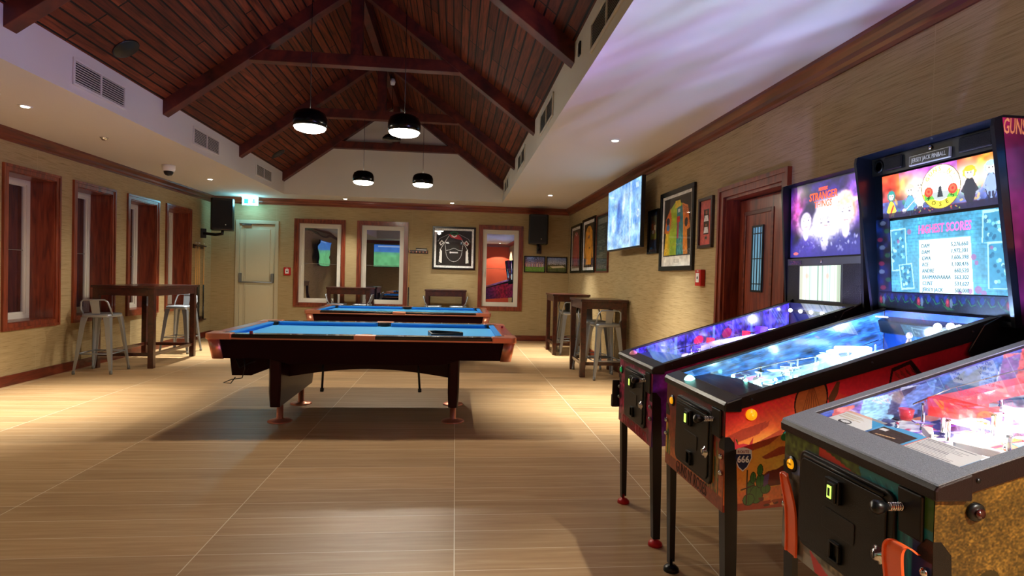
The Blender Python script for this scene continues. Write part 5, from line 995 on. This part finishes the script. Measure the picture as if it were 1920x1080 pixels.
def head2(t):
    pl = (1.045, 1.095); top, bot = 1.965, 1.195; hw = .365; o = head_box(t, hw, (.955, 1.075), top, bot, m_teal, 1.375, pl); o.location.x = -.022
    bt = lambda z, off: onplane(pl, top, bot, 0, z, off)[0]
    # outer side art on the wings
    s = Art(130, 230, 'A01C4A', '3A1038'); s.put(np.clip(1 - abs(s.Y - .3) * 3, 0, 1), '5A1A5C', .8); s.noise(8, .3); s.noise(30, .1)
    s.poly([(.45, .52), (.52, .34), (.60, .50)], '4A3018'); s.ell(.54, .33, .03, .015, 'C01830'); s.poly([(.30, .50), (.40, .46), (.70, .5), (.95, .47), (.98, .62), (.66, .66), (.42, .64)], '160808'); s.poly([(.33, .52), (.42, .48), (.70, .52), (.92, .49), (.94, .60), (.66, .64), (.45, .62)], 'D8842E')
    s.poly([(.50, .78), (.62, .70), (.98, .72), (.98, .90), (.56, .90)], '160808'); s.poly([(.53, .79), (.64, .73), (.95, .74), (.95, .88), (.58, .88)], 'D07A2C'); s.ell(.80, .22, .12, .07, '2A1A3A', .9); s.ell(.80, .22, .06, .03, '8AA0B0', .8)
    q = -hw - .0015
    s.build('side_art', m_print, o, (.985, q, top - .01), (1.37, q, top - .01), (1.10, q, bot + .01), (1.37, q, bot + .01))
    s.build('side_art', m_print, o, (1.37, -q, top - .01), (.985, -q, top - .01), (1.37, -q, bot + .01), (1.10, -q, bot + .01))
    text('lettering', "GUNS N' ROSES", .078, (.990, q - .0005, 1.922), 'S', m_lety, o, .43, align='LEFT', bold=.001)
    # top bar with speakers and name plate
    b = MB().add([(bt(1.944, .012), .345, 1.944), (bt(1.944, .012), -.345, 1.944), (bt(1.862, .012), -.345, 1.862), (bt(1.862, .012), .345, 1.862)], [(0, 1, 2, 3)]).build('speaker_panel', mat('olive_black_panel', '1E1C1A', .4), o)
    for y0, y1 in ((.255, .15), (-.145, -.29)):
        xx = bt(1.905, .02); box(xx - .004, xx + .006, y1, y0, 1.875, 1.935).build('speaker_grille', m_mesh, o, bevel=.008)
    MB().lathe([(.020, 0), (.026, .004), (.032, 0)], n=20).build('speaker_ring', m_black, o, loc=(bt(1.905, .014), .30, 1.905)).rotation_euler = (0, -PI / 2, 0)
    xx = bt(1.885, .02); pn = box(xx - .004, xx + .006, -.105, .105, 1.868, 1.912).build('name_plate', m_silv, o, bevel=.002); box(xx - .006, xx - .004, -.1, .1, 1.872, 1.908).build('plate_field', m_black, pn)
    text('lettering', 'JERSEY JACK PINBALL', .026, (xx - .0065, 0, 1.889), 'W', m_silv, pn, .72)
    MB().lathe([(0, 0), (.010, 0), (.008, .006), (0, .008)], n=16).build('panel_bolt', m_chrome, o, loc=(bt(1.93, .013), .0, 1.93)).rotation_euler = (0, -PI / 2, 0)
    # backlit header
    a = Art(300, 105, 'F0502A', '2A2A50'); a.put(np.clip(1.1 - a.Y * 1.6, 0, 1) * (abs(a.X - .42) < .25), 'B050D0', .9); a.noise(7, .3); a.ell(.88, .25, .2, .5, 'FFA020', .9, 0, .8); a.ell(.22, .3, .14, .4, 'FF9A30', .9, 0, .8); a.ell(.1, .2, .1, .3, 'E02A1A', .7, 0, .8)
    a.rect(0, .62, 1, .86, '4A6AB8', .7); a.noise(9, .35)
    for k in range(60): x, y = rng.random(), .58 + .3 * rng.random(); a.ell(x, y, .012 + .02 * rng.random(), .02 + .03 * rng.random(), ['3A58A8', '8A9AC8', '2A7A5A', 'C8A850', '5A3A80', '1E2A58'][k % 6], .7, rng.random() * 3)
    a.ell(.34, .42, .18, .42, 'FFFFFF', 1, 0, .9); a.ell(.74, .42, .18, .45, 'FFFFFF', 1, 0, .9); a.ell(.93, .38, .12, .34, 'EAF4FF', .95, 0, .8)
    for x, y, s_, c1, c2 in ((.09, .42, .8, '2A8A88', 'D8C840'), (.27, .35, 1, 'FFF0A0', '5AA0C0'), (.36, .28, .8, 'E8D8F0', 'FFFFFF'), (.76, .22, 1.1, 'F0A818', '24242A'), (.91, .2, 1., '9AD0F0', '8AA0D8')):   # generic cartoon band players
        a.ell(x, y + .42, .040 * s_, .26, '14101E', .9); a.ell(x, y + .42, .034 * s_, .24, c2, .95)
        for q_ in (-1, 1): a.line([(x + q_ * .02 * s_, y + .25), (x + q_ * .05 * s_, y + .42), (x + q_ * .02 * s_, y + .48)], .05, c2, .9); a.line([(x + q_ * .012 * s_, y + .55), (x + q_ * .016 * s_, y + .72)], .05, '1E1A2A', .8)
        for h_ in range(9): a.ell(x + .036 * s_ * math.cos(h_ * .7), y + .07 + .09 * math.sin(h_ * .7), .013, .04, c1, .8)
        a.ell(x, y + .08, .030 * s_, .105 * s_, 'FFF0DC', 1); a.ell(x, y + .0, .034 * s_, .055 * s_, c1, .95); a.ell(x - .011, y + .08, .006, .018, '28303A', .85); a.ell(x + .011, y + .08, .006, .018, '28303A', .85); a.line([(x - .008, y + .14), (x + .008, y + .14)], .012, 'A85048', .8)
    a.line([(.20, .92), (.33, .62)], .03, '2A4A5A'); a.line([(.20, .92), (.33, .62)], .016, 'F2F6F8'); a.ell(.215, .87, .02, .05, 'F2F6F8'); a.line([(.07, .96), (.11, .72)], .04, 'C01828')
    a.rect(0, .88, 1, 1, '141030', .7); a.ell(.98, .70, .02, .10, 'D020B0'); a.ell(.985, .86, .012, .06, 'F0A020')
    for k in range(24): a.ell(.3 + .4 * rng.random(), .86 + .1 * rng.random(), .006, .012, ['C83040', '8A9A30', '3A2A70'][k % 3], .9)
    # ring emblem
    cx, cy = .535, .47; k2 = 105 / 300
    a.ell(cx, cy, .46 * k2, .46, '5A4A18'); a.ell(cx, cy, .445 * k2, .445, 'F2D838'); a.put((((a.X - cx) / (.445 * k2)) ** 2 + ((a.Y - cy) / .445) ** 2 < 1) * (a.Y < cy + .12) * 1., 'FFFCE0', .85); a.ell(cx, cy, .30 * k2, .30, '8A7A50'); a.ell(cx, cy, .29 * k2, .29, 'FFFFFF'); a.put((((a.X - cx) / (.28 * k2)) ** 2 + ((a.Y - cy) / .28) ** 2 < 1) * (a.Y > cy + .1) * 1., '98A0A0', .9)
    a.poly([(cx - .012, cy + .0), (cx + .004, cy - .02), (cx + .022, cy + .22), (cx - .028, cy + .22)], '20242A'); a.line([(cx - .018, cy + .2), (cx + .01, cy + .02)], .012, '000000'); a.line([(cx + .018, cy + .2), (cx - .008, cy + .04)], .012, '303840')
    for q in (-1, 1):
        a.poly([(cx + q * .07, cy + .16), (cx + q * .14, cy + .10), (cx + q * .13, cy + .26), (cx + q * .05, cy + .24)], '58A838'); a.ell(cx + q * .098, cy + .08, .036, .105, 'D83018'); a.ell(cx + q * .098, cy + .07, .024, .07, 'F0603A'); a.ell(cx + q * .098, cy + .07, .010, .03, 'C02010')
    flat(a, 'backlit_header', m_lit, o, pl, top, bot, .295, -.315, 1.855, 1.655)
    yL = .295 - .61 * .535; zc = 1.855 - .2 * .47; R_ = .37 * .2
    for body, rr_, st, step, md in (("GUNS N'", .37 * .2, 148, -19.5, 1), ('ROSES', .37 * .2, 216, 27, -1)):
        for k, ch in enumerate(body):
            if ch == ' ': continue
            an = math.radians(st + step * k); y = yL - R_ * math.cos(an); z = zc + R_ * math.sin(an); z = zc + R_ * math.sin(an) if md > 0 else zc + R_ * math.sin(an)
            text('lettering', ch, .026, (bt(z, .0022), y, z), 'W', m_letb if md < 0 else mat('pale_gold_lettering', 'D8B840', .5, 0, .5, 'D8B840') if 'pale_gold_lettering' not in bpy.data.materials else bpy.data.materials['pale_gold_lettering'], o, 1, tilt=(an - PI / 2) if md > 0 else (an + PI / 2))
    # display
    L = Art(300, 165, '3E92B8', '3A88AE'); L.noise(8, .2)
    for r in range(22): 
        L.rect(0, r / 22, 1, r / 22 + .006, '256C8C', .6)
        for c_ in range(14): L.rect((c_ + .5 * (r % 2)) / 14, r / 22, (c_ + .5 * (r % 2)) / 14 + .003, (r + 1) / 22, '256C8C', .6)
    L.noise(40, .12); L.ell(.5, .7, .5, .6, 'A8E8F8', .5, 0, .9)
    for (x0, y0, x1, y1, dx) in ((.0, .12, .155, .70, .01), (.08, .60, .21, .95, .02), (.80, .02, .98, .40, -.01), (.83, .38, 1.0, .93, .0)):
        L.poly([(x0, y0 + dx), (x1, y0), (x1 + dx, y1), (x0 + dx, y1 + dx)], '9CDCF0'); L.poly([(x0 + .01, y0 + .03), (x1 - .01, y0 + .02), (x1 - .01 + dx, y1 - .02), (x0 + .01 + dx, y1 - .01)], '3A8AAE')
        for k in range(26): u, v = x0 + .02 + (x1 - x0 - .04) * rng.random(), y0 + .05 + (y1 - y0 - .1) * rng.random(); L.ell(u, v, .012, .022, ['7AC8E0', '256C90', 'B0E8F6', '1E5A7C'][k % 4], .8, rng.random() * 3)
    L.poly([(.27, .29), (.72, .29), (.735, 1.0), (.265, 1.0)], '5AA8C0'); L.poly([(.28, .305), (.71, .305), (.725, 1.0), (.275, 1.0)], 'DFF6F6'); L.noise(30, .05)
    for (x, y, r) in ((.70, .96, .018), (.76, .94, .026), (.80, .98, .02), (.73, .55, .02), (.75, .62, .015), (.86, .45, .012), (.08, .30, .015), (.19, .18, .02), (.62, .98, .014)): L.ell(x, y, r, r * 1.8, '9A5A90', .75)
    zt, zb = 1.642, 1.312; yl, yr = .245, -.345
    flat(L, 'display', m_screen, o, pl, top, bot, yl, yr, zt, zb, .006)
    Y = lambda u: yl + (yr - yl) * u
    Z = lambda v: zt + (zb - zt) * v
    text('lettering', 'HIGHEST SCORES', .052, (bt(Z(.17), .0075), Y(.5), Z(.17)), 'W', m_pink, o, .64, bold=.0012)
    rows = [('DAM', '5,276,660'), ('DAM', '1,972,301'), ('GWA', '1,606,398'), ('ACE', '1,100,476'), ('ANDRE', '660,520'), ('BAHMANAAAAA', '563,302'), ('CLINT', '531,627'), ('JERSEY JACK', '500,000')]
    for k, (n_, s_) in enumerate(rows):
        v = .385 + k * .082; z = Z(v); text('lettering', n_, .0235, (bt(z, .0075), Y(.305), z), 'W', m_lett, o, .82, align='LEFT'); text('lettering', s_, .0235, (bt(z, .0075), Y(.695), z), 'W', m_lett, o, .88, align='RIGHT')
    # printed surround below and left of the display
    d = Art(300, 34, '060A28', '04060F'); d.noise(12, .8); 
    for k in range(16): x = .04 + k * .062; d.line([(x, .3), (x + .02, .6), (x + .05, .2 + .3 * (k % 2))], .05, '144A28'); d.ell(x + .03, .3, .014, .2, '0C1C5A', .7)
    for x in (.03, .36, .58, .97): d.ell(x, .5, .014, .26, '6A1420'); d.ell(x, .45, .006, .1, '9A2A30'); d.ell(x + .026, .5, .010, .26, '5A5E60', .8); d.poly([(x - .04, .6), (x, .9), (x + .05, .85)], '15401E')
    flat(d, 'lower_print', m_print, o, pl, top, bot, .335, -.345, 1.308, 1.235, .005)
    d = Art(24, 170, '081430', '060C28'); d.noise(14, .8, .5, 1)
    for k in range(9): d.ell(.5 + .3 * math.sin(k * 2), .06 + k * .11, .2, .03, ['5A5E60', '15401E', '6A1420'][k % 3], .8)
    flat(d, 'left_print', m_print, o, pl, top, bot, .335, .25, 1.655, 1.31, .005)
P2 = dict(glow=[(.7, 1.05, 34, (.36, .56, 1))], cab=mat('crimson_cabinet', '3A0A12', .4), rail=m_blackm, lock=mat('black_gloss_lockbar', '101012', .3, bump=.2, bscale=500), side_near=n2, side_far=n2, front=f2, inner=i2, innm=art_mat('lit_inner_print', 1.0, .2, .5), pf=pf_art(('A8E0F0', '6AB0D8'), ['FFFFFF', 'D8FFFF', '2A5A90', '7AD8F0', '0A2A4A', 'F0A8C0'], 110, 21), pfm=art_mat('bright_playfield_print', 1.0, .2, .6), backp=mat('blue_back_panel', '14409A', .4, 0, .4, '1A50C0'), apron=mat('dark_apron', '14161A', .35), toys=toys2, head=head2,
          startm=m_brass, foot=m_black, top_button=m_cyanb, tby=.10, flipm=m_brass, flipc=m_brass, flz=.858, lights=[(.32, .93, .8, (.6, 1, .95), .02), (.65, 1.0, 1.8, (.5, .8, 1), .02), (1.0, 1.13, 2.6, (.4, .55, 1), .02)], plunger=-.225, start=(.215, .80), door_text=True)
M2 = pinball('red desert scene pinball machine in the middle with the large high score screen', .985, 2.262, P2)
text('lettering', "GUNS N' ROSES", .07, (-.0016, .0, .528), 'W', m_letd, M2, .62)
q = -.285 - .0025
MB().prism([(0.053, .665), (0.036, .70), (0.038, .728), (0.053, .735), (0.070, .728 + .01), (0.087, .735), (0.102, .728), (0.104, .70), (0.087, .665), (0.070, .650)], 'y', q, q + .001).build('road_sign_print', m_letw, M2)
MB().prism([(0.055, .668), (0.040, .70), (0.042, .714), (0.098, .714), (0.100, .70), (0.085, .668), (0.070, .655)], 'y', q - .0006, q + .0004).build('road_sign_print', mat('sign_navy', '1A2450', .5), M2)
text('lettering', '666', .034, (.070, q - .001, .694), 'S', m_letw, M2, .9, bold=.001); text('lettering', 'ROUTE', .015, (.070, q - .001, .722), 'S', m_letr, M2, .9)
MB().prism([(0.038, .73), (0.034, .775), (0.048, .748), (0.070, .752), (0.092, .748), (0.106, .775), (0.102, .73), (0.086, .737), (0.070, .74), (0.054, .737)], 'y', q - .0008, q).build('road_sign_print', mat('sign_red', 'C83038', .5), M2)
# ---------------------------------------------------------------- machine 3 (near): orange tracks
n3 = Art(560, 190, '6E501E', '54401A'); n3.noise(95, .3); n3.noise(190, .4); n3.noise(6, .25)
n3.ell(.105, .55, .02, .05, '2A2410', .8); n3.ell(.12, .62, .02, .06, '4A2E1A', .8); n3.ell(.09, .9, .05, .06, '1E2010', .8, 0, .6)
n3.line([(.30, .1), (.22, .22), (.19, .42), (.19, .7)], .10, 'E0482A'); n3.line([(.30, .1), (.22, .22), (.19, .42), (.19, .7)], .05, 'FF8A5A')
n3.ell(.19, .76, .05, .16, 'E8202A', .95, 0, .6); n3.ell(.195, .80, .03, .12, 'FFB030', .95, 0, .6)
for k in range(9): n3.line([(.16 + .02 * k, .92), (.165 + .02 * k, 1.0)], .02, ['C8B0B0', '3A2A2A'][k % 2])
n3.poly([(.21, .70), (.34, .55), (.4, .75), (.3, 1)], '7A3A40'); n3.ell(.35, .0, .09, .18, 'E8502E')
n3.poly([(.4, .3), (.6, .2), (.7, .6), (.5, .8)], '2A4A8A'); n3.ell(.75, .5, .1, .2, 'C83020')
f3 = Art(130, 90, '4A5A1E', '6A5A4A'); f3.noise(40, .4); f3.rect(0, .2, .35, 1, '6E6860', .9); f3.poly([(0, .28), (.3, .2), (.3, .28), (0, .36)], '5A6A9A'); f3.noise(20, .3)
f3.poly([(.30, .0), (.62, .10), (.60, .2), (.3, .1)], 'D8301E'); f3.poly([(.58, .0), (1, .0), (1, 1), (.70, 1), (.66, .3)], '1E7A84'); 
for k in range(9): f3.line([(.66 + .03 * k, .05), (.80 + .02 * k, .3), (.78 + .03 * k, .9)], .012, ['2A9AA0', '145A6A'][k % 2])
f3.rect(.90, .28, 1, .6, '1E2A5A'); f3.rect(.88, 0, 1, .2, '3A5A1A'); f3.rect(.2, .90, .9, 1, '9A9488', .8); f3.poly([(.25, .85), (.5, 1), (.3, 1)], 'C8202A')
i3 = Art(240, 60, '3A4A9A', '2A3A6A'); i3.noise(8, .3)
for k in range(26): x = rng.random(); i3.poly([(x, .1 * (k % 4)), (x + .07, .1), (x + .05, .9), (x - .02, .7)], ['E05A48', '5A7AC8', '8AC0E0', '6A4AA0', 'B8C8E8', '3A3A5A'][k % 6], .8)
i3.noise(24, .2)
def toys3(t, zp, zg, iw):
    wl = led('white_led', 'FFF6F0', 18); cl = led('violet_lit_plastic', 'DCD4FF', 1.3); tr = m_orangeT; yl_ = led('amber_led', 'FFB030', 8)
    flippers(t, zp, m_white); slings(t, zp, cl, m_white)
    r_ = ramp_(t, [(.40, .17, .05), (.50, .15, .055), (.62, .15, .06), (.78, .13, .065), (.95, .10, .07), (1.02, .11, .07)], .030, tr, zp, .035)
    ramp_(t, [(.40, .17, .05), (.37, .13, .05), (.40, .09, .045), (.5, .07, .04)], .022, tr, zp, .03); ramp_(t, [(.42, -.20, .01), (.6, -.21, .02), (.8, -.2, .03), (1.0, -.15, .04)], .022, tr, zp, .03)
    MB().lathe([(.016, 0), (.022, .035), (.019, .035), (.013, .0)], (.33, .19, zp(.33) + .03), n=20).build('ball_cup', m_orangeT, t)
    b = MB().lathe([(0, .02), (.045, .02), (.05, .03), (.05, .036), (0, .036)], (.44, .09, zp(.44)), n=28).build('round_car_turntable', cl, t)
    MB().prism([(.405, .075), (.42, .062), (.46, .062), (.478, .08), (.478, .10), (.46, .118), (.42, .118), (.405, .105)], 'z', zp(.44) + .036, zp(.44) + .046).build('toy_car_base', mat('white_car', 'DCE4F0', .2, coat=1), b, bevel=.003); box(.425, .455, .072, .108, zp(.44) + .046, zp(.44) + .056).build('toy_car_roof', m_black, b, bevel=.004)
    for x, y in ((.74, -.03), (.84, .02), (.82, -.1)): bumper(t, x, y, zp(x), .03, cl, m_white)
    MB().lathe([(.0, .06), (.05, .06), (.06, .064), (.05, .068), (.03, .07), (.028, .10), (0, .102)], (.80, .185, zp(.8) + .03), n=28).build('red_dome_toy', m_orangeT, t)
    target_bank(t, .60, .02, .13, 6, zp, cl, .035); target_bank(t, .70, -.12, .0, 6, zp, m_white, .03)
    for k in range(12): x = .52 + .035 * k; box(x, x + .024, .085, .089, zp(x), zp(x) + .04).build('lit_panel', cl, t)
    leds(t, [(.28 + .03 * k, -.04 + .1 * math.sin(k * 1.7), zp(.28 + .03 * k) + .01) for k in range(22)], wl, .007); leds(t, [(.24, -.2, zp(.24) + .03), (.27, -.23, zp(.27) + .03)], yl_, .007)
    wire(t, [(.36, .2, zp(.36) + .07), (.5, .215, zp(.5) + .09), (.7, .22, zp(.7) + .10), (1.0, .2, zp(1.0) + .11)], m_chrome); wire(t, [(.46, -.08, zp(.46) + .05), (.6, -.05, zp(.6) + .07), (.8, -.1, zp(.8) + .07)], m_chrome)
    scatter_plastics(t, zp, 26, [cl, m_plex, mat('blue_plastic', '4A7AE0', .2, coat=.6), mat('yellow_plastic', 'E8C030', .2, coat=.6), m_white], 31)
    scatter_plastics(t, zp, 34, [cl, mat('red_plastic_piece', 'D83828', .2, coat=.6), m_plex, mat('teal_plastic', '2AA0A8', .2, coat=.6), m_black, mat('violet_plastic', '6A4AC8', .2, coat=.6)], 77, (.30, .99), (.008, .03))
    posts(t, [(.38, .11), (.40, .205), (.45, .02), (.52, -.1), (.58, .2), (.66, .2), (.8, .05), (.88, -.2), (.6, -.2), (.7, -.14), (.34, .05), (.35, -.12)], zp, .065, m_chrome, r=.006)
    MB().prism([(.14, -.245), (.22, -.258), (.235, -.24), (.15, -.228)], 'z', zp(.2) + .044, zp(.2) + .05).build('shooter_lane_guide', m_alu, t)
def card(x0, x1, y0, y1, art, nm):
    def f(t, zp): z0, z1 = .900 - .0135 + .30 * x0, .900 - .0135 + .30 * x1; art.build(nm, m_paper, t, (x1, y1, z1), (x1, y0, z1), (x0, y1, z0))
    return f
cA = Art(90, 60, 'EEF0F2'); cA.poly([(0, 0), (1, 0), (1, .5), (.6, .0)], '3AA8E8'); cA.rect(0, .0, 1, .12, 'EFA080', .6); cA.ell(.4, .62, .16, .12, '2A3440'); cA.ell(.4, .60, .12, .06, 'E8ECEE')
for k in range(7): cA.rect(.08, .2 + .04 * k, .5 + .2 * ((k * 7) % 3) / 3, .215 + .04 * k, 'B89A60', .8)
cA.line([(0, .02), (0.02, .98)], .04, 'E05050')
cB = Art(80, 60, '3A2A28'); cB.noise(16, .3); cB.line([(.2, .55), (.7, .45)], .05, 'D8B080'); cB.rect(.05, .1, .25, .25, 'F2F2F4'); 
for k in range(4): cB.rect(.15, .7 + .06 * k, .8, .72 + .06 * k, 'A87A60', .7)
cC = Art(110, 70, 'E4E2E4')
for k in range(15): cC.rect(.05, .06 + .06 * k, .55 + .35 * rng.random(), .08 + .06 * k, '6A6A78', .8)
cC.rect(0, 0, .03, 1, 'E07060'); cC.rect(0, .96, 1, 1, 'E07060')
def head3(t):
    pl = (1.14, 1.15); top, bot = 1.93, 1.25; hw = .345; o = head_box(t, hw, (1.12, 1.13), top, bot, m_black, 1.30, pl)
    a = Art(160, 130, '2A7AD8', 'F0702A'); a.noise(6, .4); a.ell(.5, .5, .35, .3, 'F8C830', .9, 0, .6); a.poly([(.1, .8), (.5, .4), (.9, .75), (.8, .95), (.2, .95)], 'D8301E', .9); a.noise(20, .25)
    flat(a, 'translite', m_lit, o, pl, top, bot, .32, -.32, 1.90, 1.50)
    s = Art(80, 30, '3A8AC8'); s.noise(8, .5); flat(s, 'display', m_screen, o, pl, top, bot, .22, -.22, 1.46, 1.30)
P3_ = dict(lockside=mat('maroon_black_edge', '1C0E10', .4, bump=.3, bscale=500), glow=[(.75, 1.06, 20, (.5, .55, 1))], cab=mat('dark_green_cabinet', '1A2210', .5), rail=mat('maroon_black_rail', '1C0E10', .4, bump=.3, bscale=500), far_top=m_greysp, lock=m_greysp, side_near=n3, side_far=n3, front=f3, inner=i3, innm=art_mat('lit_inner_print_orange', .35, .2, .5), pf=pf_art(('E8E0F0', 'C8B8E8'), ['FFFFFF', 'F0E8B0', 'F08A60', '5A8AE0', 'FFF8F0', '2A2A5A', 'E83A50', '2A2A5A', 'F0C030', '8A5AC8'], 260, 33, 260, 140), pfm=art_mat('bright_playfield_print_white', .28, .2, .6), backp=mat('track_back_panel', '2A3A70', .4), apron=mat('sky_blue_apron', '4AA8E0', .35), toys=toys3, head=head3,
           cards=[card(.085, .185, .085, .245, cA, 'instruction_card'), card(.085, .165, -.045, .075, cB, 'logo_card'), card(.085, .185, -.225, -.055, cC, 'price_card')],
           startm=m_brass, start_text=True, insert_mark=True, foot=m_black, door=(-.185, .19, .56, .842), lb=.078, plunger=-.225, start=(.243, .775), flz=.842, lights=[(.38, .95, .6, (1, .9, .95), .02), (.65, 1.02, .7, (.85, .8, 1), .02), (.98, 1.1, .8, (.9, .8, 1), .02)])
M3_ = pinball('pinball machine nearest the camera with a grey speckled lockbar and orange track strips', 1.06, 1.437, P3_)
# orange track strips hanging at the front corners
def strip(pts, w_, nm):
    P_ = [np.array(p) for p in pts]; P_ = [2 * P_[0] - P_[1]] + P_ + [2 * P_[-1] - P_[-2]]; pts = []
    for a, b_, c, d in zip(P_, P_[1:], P_[2:], P_[3:]):
        for k in range(6): u = k / 6; pts.append(tuple(.5 * (2 * b_ + (c - a) * u + (2 * a - 5 * b_ + 4 * c - d) * u * u + (3 * b_ - a - 3 * c + d) * u ** 3)))
    pts.append(tuple(P_[-2])); rings = []
    for i, (x, y, z, ww) in enumerate(pts):
        k = .004; L = [(-ww, -k), (-ww + .006, -k), (-ww + .006, 0), (ww - .006, 0), (ww - .006, -k), (ww, -k), (ww, .003), (-ww, .003)]
        rings.append([(x + b_, y + a_, z) for a_, b_ in L])
    MB().loft(rings).build(nm, m_orange, M3_)
strip([(-.012, .262, .742, .012), (-.022, .250, .735, .020), (-.020, .238, .70, .026), (-.012, .228, .64, .028), (-.010, .222, .56, .028), (-.012, .218, .505, .028)], .02, 'track_strip')
strip([(-.012, -.245, .735, .018), (-.032, -.232, .748, .024), (-.040, -.222, .735, .028), (-.036, -.215, .70, .030), (-.026, -.212, .64, .030), (-.020, -.212, .56, .030), (-.018, -.212, .505, .030)], .02, 'track_strip')
# small cup holder hooked on the far side of the purple machine's front
t = thing('side_bracket', 'small black hanging holder on the far front corner of the purple pinball machine', 'holder', (.99, 3.365, .64))
MB().box(-.03, .03, 0, .012, -.07, .09).box(-.028, .028, .012, .04, -.075, -.0).build('body', m_black, t, bevel=.005)
